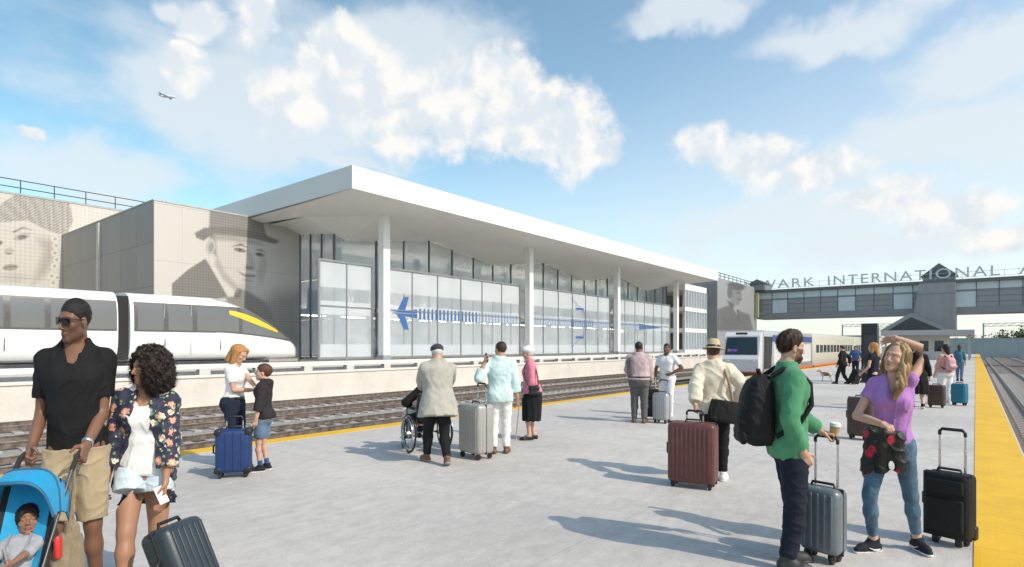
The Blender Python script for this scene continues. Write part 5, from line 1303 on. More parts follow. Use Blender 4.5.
bm = BM(); lathe(bm, [(.028, 0), (.03, .05), (.028, .10), (.015, .115)], 14, Matrix.Translation((-.30, -.13, .53))); bt = obj('drink_carton', bm, mat('red_print', (.55, .03, .02), .4), None, 40)
place_like(bt, stl); tag(bt, 'small red drink container tucked into the khaki stroller bag', 'drink')
# ---- wheelchair
WK, WU = 9.25, 425
wth = YAW - math.atan((WU - 512) / FPX) + R(22)
wc = empty('wheelchair', at(WU, WK), wth, 'black wheelchair with thin spoked wheels pushed by the man in the flat cap', 'wheelchair')
for sx_ in (-1, 1):
    X = sx_ * .30
    bm = BM(); tube(bm, arc((X, -.08, .30), .288, 0, 2 * math.pi, 36, ((0, 1, 0), (0, 0, 1)))[:-1], .014, 8, closed=True); wh_ = obj('wheel', bm, M_rubber, wc, 60)
    bm = BM(); tube(bm, arc((X, -.08, .30), .268, 0, 2 * math.pi, 36, ((0, 1, 0), (0, 0, 1)))[:-1], .010, 6, closed=True); obj('rim', bm, M_chrome, wh_, 60)
    bm = BM(); tube(bm, arc((X + sx_ * .035, -.08, .30), .245, 0, 2 * math.pi, 36, ((0, 1, 0), (0, 0, 1)))[:-1], .008, 6, closed=True); obj('handrim', bm, M_chrome, wh_, 60)
    bm = BM()
    for i in range(18): a = i * math.pi / 9; tube(bm, [(X, -.08, .30), (X, -.08 + math.cos(a) * .265, .30 + math.sin(a) * .265)], .0022, 4)
    lathe(bm, [(.03, -.03), (.03, .03)], 14, Matrix.Translation((X, -.08, .30)) @ Matrix.Rotation(R(90), 4, 'Y')); obj('spokes', bm, M_chrome, wh_)
    wb = wheel_bm(.085, .03, M=Matrix.Translation((sx_ * .23, .34, .085))); cs = obj('caster', wb, M_rubber, wc, 40)
    bm = BM(); tube(bm, [(sx_ * .255, .34, .085), (sx_ * .255, .33, .20), (sx_ * .23, .32, .26)], .010, 6); obj('fork', bm, M_dark, cs, 60)
    bm = BM(); tube(bm, [(sx_ * .22, .30, .46), (sx_ * .20, .44, .36), (sx_ * .17, .52, .14)], .011, 6); box(bm, (sx_ * .12, .56, .13), (.15, .14, .015), bev=.005); obj('footrest', bm, M_dark, wc, 40)
    bm = BM(); box(bm, (sx_ * .245, .02, .69), (.05, .28, .03), bev=.01); tube(bm, [(sx_ * .245, -.2, .67), (sx_ * .245, .15, .67), (sx_ * .235, .18, .60), (sx_ * .235, .18, .47)], .010, 6); obj('armrest', bm, M_dark, wc, 40)
    bm = BM(); tube(bm, [(sx_ * .225, -.26, .90), (sx_ * .225, -.38, .925)], .017, 8); obj('push_handle', bm, M_black, wc, 40)
bm = BM()
for sx_ in (-1, 1):
    tube(bm, [(sx_ * .225, -.38, .925), (sx_ * .225, -.25, .90), (sx_ * .225, -.22, .5), (sx_ * .225, -.20, .25)], .0115, 8); tube(bm, [(sx_ * .225, -.22, .47), (sx_ * .225, .30, .47), (sx_ * .225, .32, .25)], .0115, 8); tube(bm, [(sx_ * .225, -.20, .26), (sx_ * .225, .32, .26)], .0115, 8)
tube(bm, [(-.3, -.08, .30), (.3, -.08, .30)], .012, 6); tube(bm, [(-.225, .2, .26), (.225, -.15, .45)], .009, 6); tube(bm, [(.225, .2, .26), (-.225, -.15, .45)], .009, 6)
obj('frame', bm, M_dark, wc, 60)
bm = BM(); box(bm, (0, .04, .49), (.44, .46, .045), bev=.015); obj('seat', bm, C_blk, wc, 40)
bm = BM(); box(bm, (0, -.235, .70), (.43, .03, .42), bev=.012); obj('backrest', bm, C_blk, wc, 40)
# ---- dog
def dog(label, u, k, hd, s_=1.0):
    th = YAW - math.atan((u - 512) / FPX) + R(hd); o = []
    o += [('u', cap((0, -.20, .34), (0, .16, .36), .085, .105), .05), ('u', cap((0, .16, .37), (0, .27, .50), .085, .06), .05), ('u', ell((0, .30, .53), (.062, .075, .062)), .03),
          ('u', cap((0, .33, .515), (0, .42, .49), .040, .028), .02), ('u', cap((0, -.25, .38), (0, -.38, .50), .025, .012), .03)]
    for q in (-1, 1):
        o += [('u', cap((q * .065, .17, .32), (q * .07, .155, .17), .048, .027), .03), ('u', cap((q * .07, .155, .17), (q * .07, .17, .03), .024, .020), .01), ('u', cap((q * .07, .17, .025), (q * .07, .205, .022), .022, .018), .01),
              ('u', cap((q * .065, -.20, .31), (q * .075, -.15, .19), .065, .034), .03), ('u', cap((q * .075, -.15, .19), (q * .075, -.25, .11), .030, .020), .01), ('u', cap((q * .075, -.25, .11), (q * .075, -.235, .03), .019, .019), .01),
              ('u', cap((q * .075, -.23, .025), (q * .075, -.195, .022), .021, .018), .01), ('u', cap((q * .05, .285, .57), (q * .068, .27, .50), .018, .022), .01)]
    G, l = evalf(o, *ops_box(o), .012, wrink(5, .004, 90)); v, q = nets(G, l, .012)
    def col(V):
        n = np.sin(V[:, 1] * 14 + 1) + np.sin(V[:, 0] * 25 + V[:, 2] * 9); m = (n > .25) & (V[:, 2] > .22)
        C = np.where(m[:, None], np.array((.22, .09, .04)), np.array((.62, .58, .52))); C[(V[:, 1] > .415)] = (.02, .02, .02); return C
    d = link('dog', mesh_of('dog', [(v, q)], s_, col), attr_mat('fur', .8, 0, .4, 120, .15)); d.location = at(u, k); d.rotation_euler = (0, 0, th)
    tag(d, label, 'dog')
    bm = BM(); tube(bm, arc((0, .225, .445), .078, 0, 2 * math.pi, 20, ((1, 0, 0), (0, -.6, .8)))[:-1], .010, 6, closed=True); obj('collar', bm, mat('red_collar', (.5, .03, .03), .5), d, 60)
    return d
dog('small brown and white dog standing on the platform near the train', 826.5, 27.6, 95, .92)
# ------------------------------------------------------------------ people
def follow(o, p): o.location = p.o.location; o.rotation_euler = p.o.rotation_euler; o.scale = p.o.scale; return o
def carry(p, name, ops, m, label, cat, h=None, disp=None):
    o = follow(blob(name, ops, h or p.h, m, None, disp, p.s), p); return tag(o, label, cat)
def ptube(p, name, pts, r, m, parent, world_top=False):
    bm = BM(); tube(bm, [tuple(float(c) * p.s for c in q) for q in pts], r * p.s, 8); return obj(name, bm, m, parent, 60)
def hairmat(name, col, col2, rough=.45, sc=(60, 60, 6)):
    if name in MATS: return MATS[name]
    m = bpy.data.materials.new(name); m.use_nodes = True; t = NT(m.node_tree); p = m.node_tree.nodes['Principled BSDF']
    c = t.n('ShaderNodeTexCoord').outputs['Object']; w_ = t.noise(c, 14, 3, .5, 1); c2 = t.v('ADD', c, t.v('SCALE', w_, scale=.035))
    f = t.noise(t.v('MULTIPLY', c2, sc), 4, 5, .65)
    t.put(p.inputs['Base Color'], t.mix(t.ramp(f, .32, .68), col2, col)); p.inputs['Roughness'].default_value = rough; p.inputs['Specular IOR Level'].default_value = .35
    b = t.n('ShaderNodeBump'); b.inputs['Strength'].default_value = .8; b.inputs['Distance'].default_value = .006; t.put(b.inputs['Height'], f); t.put(p.inputs['Normal'], b.outputs[0])
    MATS[name] = m; return m
def streak(amp, f, seed=0):
    def fn(P): return amp * (np.sin(P[:, 0] * f + np.sin(P[:, 2] * 14 + seed) * 1.8 + P[:, 1] * f * .6) + .6 * np.sin(P[:, 1] * f * 1.4 - P[:, 0] * f * .5 + np.sin(P[:, 2] * 11) * 2 + seed))
    return fn
def curls(amp, f): return lambda P: amp * (np.sin(P[:, 0] * f + 2 * np.sin(P[:, 1] * f * .37)) * np.sin(P[:, 1] * f * 1.1 + 1) * np.sin(P[:, 2] * f * .9 + 2 * np.sin(P[:, 0] * f * .31)) + .45 * np.sin(P[:, 0] * f * 2.1) * np.sin(P[:, 2] * f * 2.3 + 1) * np.sin(P[:, 1] * f * 1.9))
H_black = hairmat('black_hair', (.022, .017, .014), (.006, .005, .004)); H_dark = hairmat('dark_brown_hair', (.075, .038, .020), (.022, .012, .007)); H_brown = hairmat('brown_hair', (.13, .055, .026), (.045, .02, .011))
H_blond = hairmat('ginger_blonde_hair', (.58, .29, .095), (.27, .115, .035)); H_dirty = hairmat('dark_blonde_hair', (.62, .41, .21), (.30, .18, .085)); H_white = hairmat('white_hair', (.75, .73, .69), (.50, .48, .45)); H_curl = hairmat('curly_black_hair', (.030, .017, .012), (.007, .004, .003), .5, (25, 25, 25))
SK_D = (.165, .082, .050); SK_M = (.37, .195, .12); SK_L = (.56, .335, .235); SK_B = (.20, .10, .062)
C_black = cloth('black_cotton', (.011, .011, .012)); C_white = cloth('white_cotton', (.78, .77, .75)); C_khaki = cloth('khaki_cotton', (.40, .315, .20)); C_navy = cloth('navy_cotton', (.013, .016, .030))
C_denim = cloth('blue_denim', (.115, .185, .275), .9, .28, 350, .5); C_pale = cloth('pale_denim', (.56, .66, .72), .9, .1); C_ddenim = cloth('dark_denim', (.018, .026, .050), .9, .2)
C_green = cloth('green_shirt', (.075, .265, .135)); C_purple = cloth('lilac_shirt', (.43, .20, .50)); C_mint = cloth('mint_shirt', (.57, .72, .71)); C_pink = cloth('pink_jacket', (.68, .21, .29)); C_stone = cloth('stone_jacket', (.40, .385, .335), .85)
C_cream = cloth('cream_shirt', (.70, .62, .49)); C_rose = cloth('pinkish_shirt', (.50, .385, .40)); C_dgrey = cloth('grey_trousers', (.105, .098, .10)); C_lilacw = cloth('white_trousers', (.72, .70, .74)); C_hood = cloth('charcoal_hoodie', (.030, .026, .030))
M_brshoe = mat('brown_leather', (.14, .07, .035), .5, var=.15); M_blshoe = mat('black_leather', (.015, .014, .014), .4); M_sole = mat('white_sole', (.72, .71, .69), .6); M_nshoe = cloth('navy_sneaker', (.018, .020, .028), .8)
def floral_mat():
    m = bpy.data.materials.new('floral_fabric'); m.use_nodes = True; t = NT(m.node_tree); p = m.node_tree.nodes['Principled BSDF']
    c0 = t.n('ShaderNodeTexCoord').outputs['Object']; c = t.v('ADD', c0, t.v('SCALE', t.noise(c0, 22, 2, .5, 1), scale=.035)); col = (.014, .017, .042)
    col = t.mix(t.ramp(t.noise(c0, 40, 3), .4, .7), col, (.022, .026, .06))
    for sc, off, r0, r1, ca, cb, dens in ((13, (0, 0, 0), .40, .34, (.72, .30, .20), (.85, .62, .42), .52), (17, (3.1, 1.2, .4), .36, .30, (.80, .72, .52), (.62, .20, .16), .45), (24, (.7, 5.2, 2), .30, .24, (.10, .19, .10), (.24, .30, .16), .55), (30, (8.7, .2, 4), .26, .2, (.34, .42, .34), (.6, .5, .3), .35)):
        q = t.v('ADD', c, off); d = t.vor(q, sc); rnd = t.vor(q, sc, 'F1', 'Color'); rs = t.n('ShaderNodeSeparateColor'); t.put(rs.inputs[0], rnd)
        pet = t.m('MULTIPLY', t.m('SINE', t.m('MULTIPLY', t.noise(q, sc * 2.4, 2), 22)), .07)
        mk = t.m('MULTIPLY', t.ramp(t.m('ADD', d, pet), r0, r1), t.ramp(rs.outputs[0], 1 - dens, 1 - dens + .02))
        inner = t.mix(t.ramp(t.m('ADD', d, pet), .05, .26), cb, ca); col = t.mix(mk, col, inner)
    t.put(p.inputs['Base Color'], col); p.inputs['Roughness'].default_value = .7; p.inputs['Sheen Weight'].default_value = .1
    b = t.n('ShaderNodeBump'); b.inputs['Strength'].default_value = .3; b.inputs['Distance'].default_value = .02; t.put(b.inputs['Height'], t.noise(c0, 15, 4, .5)); t.put(p.inputs['Normal'], b.outputs[0]); return m
def hat_lathe(p, name, prof, m, off=(0, -.012, .035), tilt=0, parent=None, sx_=.92):
    bm = BM(); Rh = Matrix(p.Rh.tolist()).to_4x4(); c = Vector([float(x) * p.s for x in p.hw(off)]); sc = p.s * p.hs
    lathe(bm, [(r * sc, z * sc) for r, z in prof], 32, Matrix.Translation(c) @ Rh @ Matrix.Rotation(R(tilt), 4, 'X') @ Matrix.Diagonal((sx_, 1.08, 1, 1))); return obj(name, bm, m, parent or p.o, 50)
def hood(p, m): return p.wear('hood', [('u', cap(p.T((-.085, -.075, .49)), p.T((.085, -.075, .49)), .048, .048), .03), ('u', cap(p.T((0, -.095, .50)), p.T((0, -.105, .42)), .055, .04), .04), ('u', cap(p.T((-.075, .02, .50)), p.T((-.08, -.07, .51)), .028, .04), .03), ('u', cap(p.T((.075, .02, .50)), p.T((.08, -.07, .51)), .028, .04), .03)], m, wrink(2, .004, 50))
def glasses(p, m_l, m_f):
    Rh = Matrix(p.Rh.tolist()).to_4x4(); sc = p.s * p.hs; T = Matrix.Translation([float(x) * p.s for x in p.hc]) @ Rh @ Matrix.Scale(sc, 4)
    bm = BM()
    for q in (-1, 1):
        tube(bm, [(q * .064, .080, .010), (q * .078, .055, .010), (q * .080, -.005, .006), (q * .078, -.02, -.012)], .0035, 6)
        tube(bm, [(q * .008, .106, .006), (q * .012, .107, .016), (q * .035, .104, .018), (q * .060, .086, .015), (q * .061, .085, -.010), (q * .040, .100, -.020), (q * .018, .106, -.014)], .0035, 6, closed=True)
    tube(bm, [(-.010, .107, .010), (.010, .107, .010)], .0035, 6); bm.transform(T); g = obj('sunglasses', bm, m_f, p.o, 60)
    for q in (-1, 1):
        bm = BM(); prism(bm, [Vector(v) for v in ((q * .010, .105, .004), (q * .013, .106, .015), (q * .035, .103, .017), (q * .059, .086, .014), (q * .060, .085, -.009), (q * .040, .099, -.019), (q * .019, .105, -.013))], (0, .003, 0)); bm.transform(T); obj('lens', bm, m_l, g)
def hndl(q):
    return Matrix.Translation(stl.location) @ Matrix.Rotation(sth, 4, 'Z') @ Vector((.235 * q * .60, -.64 * .78, 1.055))
def strand_mesh(p, curves, r, m, parent):
    V = []; Fc = []
    for pts in curves:
        pts = np.asarray(pts); n = len(pts); T = np.gradient(pts, axis=0); T /= np.linalg.norm(T, axis=1)[:, None] + 1e-9
        a = np.cross(T, (.31, .77, .55)); a /= np.linalg.norm(a, axis=1)[:, None] + 1e-9; b = np.cross(T, a); base = len(V)
        for i in range(n):
            rr = r * (1 - .6 * i / (n - 1))
            for k_ in range(3):
                an = 2.094 * k_; V.append((pts[i] + (a[i] * math.cos(an) + b[i] * math.sin(an)) * rr) * p.s)
        for i in range(n - 1):
            for k_ in range(3): Fc.append((base + i * 3 + k_, base + i * 3 + (k_ + 1) % 3, base + i * 3 + 3 + (k_ + 1) % 3, base + i * 3 + 3 + k_))
    me = bpy.data.meshes.new('strands'); me.from_pydata([tuple(map(float, v)) for v in V], [], Fc)
    me.polygons.foreach_set('use_smooth', np.ones(len(me.polygons), dtype=bool)); return link('strands', me, m, parent)
def coils(p, ells, n, m, parent, seed=1, rad=.008, ln=.055, r=.0016, face=None):
    rg = np.random.RandomState(seed); C = []
    for _ in range(n):
        c, e = ells[rg.randint(len(ells))]; d = rg.normal(size=3); d /= np.linalg.norm(d); q = np.array(c) + d * np.array(e) * rg.uniform(.93, 1.03)
        if face is not None and (((q - face[0]) / face[1]) ** 2).sum() < 1: continue
        if any((((q - np.array(c2)) / np.array(e2)) ** 2).sum() < .72 for c2, e2 in ells): continue
        ax = d * .6 + rg.normal(size=3) * .35 + np.array((0, 0, -.7)); ax /= np.linalg.norm(ax); u_ = np.cross(ax, rg.normal(size=3)); u_ /= np.linalg.norm(u_); v_ = np.cross(ax, u_)
        L = ln * rg.uniform(.6, 1.3); t = np.linspace(0, 1, 13)[:, None]; ph = t * 2 * math.pi * rg.uniform(1.2, 2.2) + rg.uniform(0, 6.28)
        pt = q + ax * L * (t - .3) + (u_ * np.cos(ph) + v_ * np.sin(ph)) * rad * rg.uniform(.6, 1.2)
        C.append(p.hc + (pt * p.hs) @ p.Rh.T)
    return strand_mesh(p, C, r, m, parent)
def locks(p, chains, n, m, parent, seed=2, r=.0016, wav=.006):
    rg = np.random.RandomState(seed); C = []
    for _ in range(n):
        ch, rs = chains[rg.randint(len(chains))]; ch = np.array(ch); rs = np.array(rs); k_ = len(ch); t = np.linspace(0, k_ - 1, 14); t = t * rg.uniform(.75, 1.04); t = np.clip(t, 0, k_ - 1)
        c = np.stack([np.interp(t, range(k_), ch[:, i]) for i in range(3)], 1); rr = np.interp(t, range(k_), rs)
        d = rg.normal(size=3); d[2] *= .3; d /= np.linalg.norm(d); pt = c + d * (rr * rg.uniform(.85, 1.12))[:, None]
        pt += np.stack([np.sin(t * 3.1 + rg.uniform(0, 6)), np.cos(t * 2.7 + rg.uniform(0, 6)), 0 * t], 1) * wav * (t / (k_ - 1))[:, None]
        C.append(p.hc + (pt * p.hs) @ p.Rh.T)
    return strand_mesh(p, C, r, m, parent)
def crop(p, n, m, parent, ln, thick, seed=3, r=.0013, line=.75, z0=0.0, lift=.35):
    rg = np.random.RandomState(seed); C = []
    for _ in range(n):
        d = rg.normal(size=3); d /= np.linalg.norm(d); e = np.array((.074 + thick, .094 + thick, .0865 + thick)); q = np.array((0, -.014, .032)) + d * e * .985
        if q[2] < z0 - .012 + line * (q[1] - .015) or (q[2] < 0 and abs(q[0]) > .05 and q[1] > -.03): continue
        w_ = np.array((q[0] * 3, -.6 - q[1] * 2, -.9)) if q[1] < .03 else np.array((.8, .2, .3)); w_ = w_ - d * (w_ @ d); w_ /= np.linalg.norm(w_) + 1e-6; w_ = w_ + d * lift * rg.uniform(0, 1.2) + rg.normal(size=3) * .25
        t = np.linspace(0, 1, 5)[:, None]; C.append(p.hc + ((q + w_ * ln * rg.uniform(.5, 1.2) * t - d * .25 * ln * t * t) * p.hs) @ p.Rh.T)
    return strand_mesh(p, C, r, m, parent)
# 1 man in black with the stroller -------------------------------------------------
p = Person('man in black T-shirt, khaki shorts and sunglasses pushing the blue stroller', 77, 3.66, 166, 1.97, 'm', SK_B, .98,
    dict(hr=('w', hndl(1)), hl=('w', hndl(-1)), er=(.15, -1, 0), el=(-.15, -1, 0), dr=(0, .75, -.66), dl=(0, .75, -.66), nr=(-1, 0, -.3), nl=(1, 0, -.3), cr=1.0, cl=1.0, head=(-34, 3, -2), lean=3, fl=(-.10, -.10, .08), fr=(.11, .16, .08), stubble=.55), sc=(.76, .90), thick=.93)
p.top(C_black, .012, .66, -.055, 'v', wr=(.005, 30), flare=.010); p.trousers(C_khaki, .016, .93, None, .016, 'shorts', (.005, 28)); hh_ = p.hair(H_black, 'short', .0035, line=.78, z0=.006); crop(p, 3000, H_black, hh_, .006, .0035, r=.0011, line=.78, z0=.010, lift=1.0)
p.shoes(M_sole, M_sole); glasses(p, mat('lens_black', (.006, .006, .007), .08), M_black)
wv = p.wr[-1] + (p.el[-1] - p.wr[-1]) * .10
bm = BM(); d_ = Vector((p.el[-1] - p.wr[-1]).tolist()).normalized(); lathe(bm, [(.033 * p.s, -.012 * p.s), (.036 * p.s, -.008 * p.s), (.036 * p.s, .008 * p.s), (.033 * p.s, .012 * p.s)], 20, Matrix.Translation([float(x) * p.s for x in wv]) @ d_.to_track_quat('Z', 'Y').to_matrix().to_4x4()); wt_ = obj('wristwatch', bm, M_chrome, p.o, 40)
man = p
# 2 child asleep in the stroller -------------------------------------------------
off_ = Matrix.Rotation(sth, 3, 'Z') @ Vector((0, -.06, .25))
p = Person('sleeping curly haired toddler in a grey top lying in the blue stroller', None, 3.1, 0, .76, 'm', (.27, .14, .085), .95, dict(pel=(0, 0, .50), lean=-38, plean=-40, hsize=1.55, head=(22, 18, 14), asleep=1,
    hl=(-.13, .28, .72), hr=(.16, .30, .66), fl=(-.13, .62, .28), fr=(.14, .60, .24), kl=(-.3, .5, 1), kr=(.3, .5, 1), pl=-30, pr=-30), world=SPOS + off_, heading=sth, cat='toddler')
p.top(cloth('grey_marl', (.36, .37, .39)), .014, 1.2, -.06, 'crew'); p.trousers(cloth('dark_grey_marl', (.10, .11, .13)), .016, 1.75); p.hair(H_curl, 'curly', .018, extra=[('s', p.hell((0, .095, -.035), (.064, .075, .088)), .02)], noise=curls(.010, 130))
p.shoes(cloth('blue_bootie', (.06, .12, .22)))
# 3 woman in floral cardigan -------------------------------------------------
p = Person('woman with curly black hair, floral navy cardigan and denim shorts', 145, 3.89, 172, 1.67, 'f', SK_M, 1.03,
    dict(hr=(.26, .02, .78), hl=('px', 165, 492, 3.78), dl=(.05, .1, -1), cl=.7, head=(-52, 2, -4), twist=-6, lean=2, fr=(.10, .26, .08), fl=(-.07, -.20, .12), shl=-.01, side=-2, legw=1), legw=1.16, sc=(.87, .95))
woman_c = p
p.top(C_white, .017, .2, -.065, 'scoop', 'top', wr=(.005, 34), seed=12); p.trousers(C_pale, .015, .36, -.015, .014, 'shorts')
def cardigan(p, m, off=.026, hem=-.33, w0=.075, w1=.30, sleeve=1.62, flare=.022, name='cardigan'):
    tb = [(-.50, p.tab[1][1] + .05, p.tab[1][2] + .03, -.02), (-.30, p.tab[1][1] + .025, p.tab[1][2] + .02, -.02)] + p.tab[1:]
    o = [('u', loft(p.pel, p.Rt, tb, off, hem, .50), .04)] + p.bust(off - .004) + p.butt(off)
    def op(P):
        q = (P - p.pel) @ p.Rt; w_ = np.interp(q[..., 2], [hem, .2, .5], [w1, w0, .055]); return np.minimum(w_ - np.abs(q[..., 0]) + .006 * np.sin(q[..., 2] * 40), q[..., 1] + .02 + .10 * np.clip((.0 - q[..., 2]) / .2, 0, 1))
    o.append(('x', op, 0)); o.append(('x', half(p.pel + p.Rt @ A3((0, 0, hem)), p.Rt @ A3((0, .15, -1))), 0))
    for q in (-1, 1): o += [('u', ell(p.sh[q], (.072,) * 3), .05)] + p.arm_ops(q, off * .85, sleeve, .03, flare)
    o.append(('s', cap(p.T((0, .03, .50)), p.T((0, .03, .66)), .06, .08), .006))
    return p.wear(name, o, m, wrink(21, .007, 26))
cardigan(p, floral_mat())
CU = [((0, -.035, .018), (.150, .140, .140)), ((0, -.075, -.07), (.165, .115, .13)), ((.09, -.01, -.05), (.07, .09, .12)), ((-.09, -.01, -.05), (.07, .09, .12))]
hh_ = p.hair(H_curl, 'curly', .012, extra=[('u', p.hell((0, -.035, .018), (.150, .140, .140)), .04), ('u', p.hell((0, -.075, -.07), (.165, .115, .13)), .05), ('u', p.hell((.09, -.01, -.05), (.07, .09, .12)), .04), ('u', p.hell((-.09, -.01, -.05), (.07, .09, .12)), .04),
    ('s', p.hell((.0, .14, -.045), (.095, .125, .130)), .02)], noise=lambda P: curls(.017, 75)(P) + curls(.007, 190)(P), h=.005)
coils(p, CU, 2600, H_curl, hh_, face=(np.array((0, .14, -.045)), np.array((.088, .115, .120))))
p.shoes(C_white, M_sole)
bm = BM(); box(bm, (0, 0, 0), (.062, .010, .115), bev=.004); ph_ = obj('paper_cup', bm, mat('white_card', (.75, .74, .72), .5), None); ph_.name = 'phone'
ph_.location = p.world(p.wr[-1] + p.hand[-1][0] * .085 + A3((.02, .03, 0))); ph_.rotation_euler = (R(20), R(12), p.theta + R(40)); tag(ph_, 'white phone in the lowered hand of the woman in the floral cardigan', 'phone')
gb_ = carry(p, 'handbag', [('u', cap(p.T((-.10, -.16, -.10)), p.T((.06, -.16, -.10)), .055, .055), .04), ('u', cap(p.T((-.10, -.15, -.19)), p.T((.06, -.15, -.19)), .06, .06), .05)], cloth('straw_weave', (.36, .30, .20), .9, .25, 220), 'woven straw bag behind the hip of the woman in the floral cardigan', 'bag', disp=curls(.004, 160))
# 4 blonde woman and boy -------------------------------------------------
p = Person('ginger blonde woman in white T-shirt and dark jeans touching the boy\'s shoulder', 234, 7.95, -122, 1.67, 'f', SK_L, 1.0, dict(hl=('px', 257, 388.5, 7.72), hr=('px', 254, 390, 7.95), dl=None, el=(-.5, -.3, -.9), er=(.5, -.4, -.9), nl=(.3, 0, -.9), nr=(-.3, 0, -.9), cl=.25, cr=.25, head=(8, 26, 0), lean=4))
p.top(C_white, .010, .62, .03, 'crew'); p.trousers(C_ddenim, .010, 1.95); p.belt(M_blshoe, .036, .020); p.shoes(M_blshoe)
hh_ = p.hair(H_blond, 'long', .014, extra=[('u', p.hcap((q * .072, -.02, .03), (q * .085, .005, -.13), .045, .034), .03) for q in (-1, 1)] + [('u', p.hcap((0, -.07, .03), (0, -.085, -.14), .075, .055), .04), ('u', p.hcap((-.05, .06, .085), (-.075, .06, -.02), .028, .02), .02), ('s', p.hell((0, .115, -.05), (.055, .07, .085)), .015)], noise=streak(.004, 110), line=1.1, z0=.03)
p = Person('boy in a charcoal hoodie and denim shorts facing the blonde woman', 264, 7.72, 72, 1.40, 'm', SK_L, .86, dict(hl=(-.235, .06, .80), hr=(.2, .1, .82), head=(8, -6, 0), hsize=1.17, cl=.4, fl=(-.09, .03, .08), fr=(.09, -.02, .08)), arm=.95, legw=.82)
p.top(C_hood, .020, 1.45, -.09, 'none', 'hoodie', wr=(.006, 30), flare=.008); hood(p, C_hood); p.wear('undershirt', [p.torso_op(.022, -.125, -.06)], C_white); p.hemz = -.125; p.trousers(C_denim, .020, .86, None, .014, 'shorts'); p.hair(H_brown, 'short', .012, line=.72, noise=curls(.006, 90))
p.shoes(M_nshoe, M_sole)
for q in (-1, 1): p.wear('sock', [('u', cap(p.an[q] + A3((0, 0, .005)), p.an[q] + (p.kn[q] - p.an[q]) * .22, .038, .040), .01)], cloth('blue_sock', (.03, .08, .22)))
# 5 man with cap pushing the wheelchair; seated passenger -------------------------------------------------
wf = Matrix.Rotation(wth, 3, 'Z'); hwl = wc.location + wf @ Vector((-.225, -.36, .95)); hwr = wc.location + wf @ Vector((.225, -.36, .95))
p = Person('old man in stone grey jacket and flat cap pushing the wheelchair', 438, 8.15, 16, 1.71, 'm', SK_L, 1.05, dict(hl=('w', hwl), hr=('w', hwr), dl=(0, .9, -.5), dr=(0, .9, -.5), nl=(0, -.3, -1), nr=(0, -.3, -1), cl=.9, cr=.9, lean=10, head=(0, 4, 0), fl=(-.10, .24, .09), fr=(.08, -.18, .10), pr=25, side=2), fat=.012)
p.top(C_stone, .030, 1.93, -.25, 'none', 'jacket', wr=(.008, 24), flare=.012, bottomflare=.05, seed=31); p.collar(C_stone); p.trousers(C_black, .016, 1.93); p.shoes(M_brshoe, mat('grey_sole', (.3, .3, .3), .7)); p.hair(H_white, 'short', .006)
cp = p.wear('flat_cap', [('u', p.hell((0, -.005, .058), (.096, .118, .076)), .02), ('u', p.hell((0, .085, .045), (.062, .045, .014)), .02), ('x', half(p.hw((0, 0, .028)), p.Rh @ A3((0, .12, -1))), 0)], cloth('cap_wool', (.055, .058, .068), .9, .3), None, min(p.h, .01))
p = Person('seated person in dark coat in the wheelchair, mostly hidden by the man pushing it', None, 9.2, 0, 1.62, 'f', SK_L, 1.05, dict(pel=(0, -.10, .60), lean=-6, hl=(-.24, .12, .78), hr=(.2, .15, .74), fl=(-.10, .52, .22), fr=(.10, .52, .22), el=(-1, -.6, -.2), er=(1, -.6, -.2), head=(8, 6, 4), plean=-60), world=wc.location, heading=wth)
p.top(C_black, .026, 1.9, -.10, 'none', 'coat', wr=(.007, 26)); p.trousers(C_navy, .014, 1.9); p.hair(H_white, 'short', .012); p.shoes(M_blshoe)
bl = p.wear('blanket', [('u', cap(p.hip[-1] + A3((0, .16, .09)), p.kn[-1] + A3((0, 0, .02)), .10, .09), .08), ('u', cap(p.hip[1] + A3((0, .16, .09)), p.kn[1] + A3((0, 0, .02)), .10, .09), .08)], cloth('pale_blanket', (.55, .55, .53)), wrink(4, .008, 24))
# 6 man on the phone -------------------------------------------------
p = Person('man in mint shirt and white trousers talking on a phone, seen from behind', 500, 8.95, 2, 1.72, 'm', (.42, .245, .16), 1.04, dict(hl=('px', 487.5, 354.5, 8.85), xl=('px', 480.5, 376, 8.80), dl=(.1, .1, 1), nl=(1, .1, 0), cl=.75, hr=(.275, .03, .82), er=(.8, -.7, 0), head=(30, 4, 8), fl=(-.10, .0, .08), fr=(.10, .03, .08)))
p.top(C_mint, .018, 1.55, -.14, 'none', wr=(.007, 28), flare=.012, seed=8); p.collar(C_mint); p.trousers(C_white, .016, 1.94, wr=(.006, 26)); p.shoes(M_brshoe); p.hair(H_dark, 'short', .010, noise=streak(.002, 150))
bm = BM(); box(bm, (0, 0, 0), (.07, .012, .14), bev=.005); o = obj('phone', bm, M_black, None); o.location = p.world(p.wr[-1] + A3((.035, .02, .075))); o.rotation_euler = (R(-10), R(-15), p.theta + R(70)); tag(o, 'black phone held to the ear by the man in the mint shirt', 'phone')
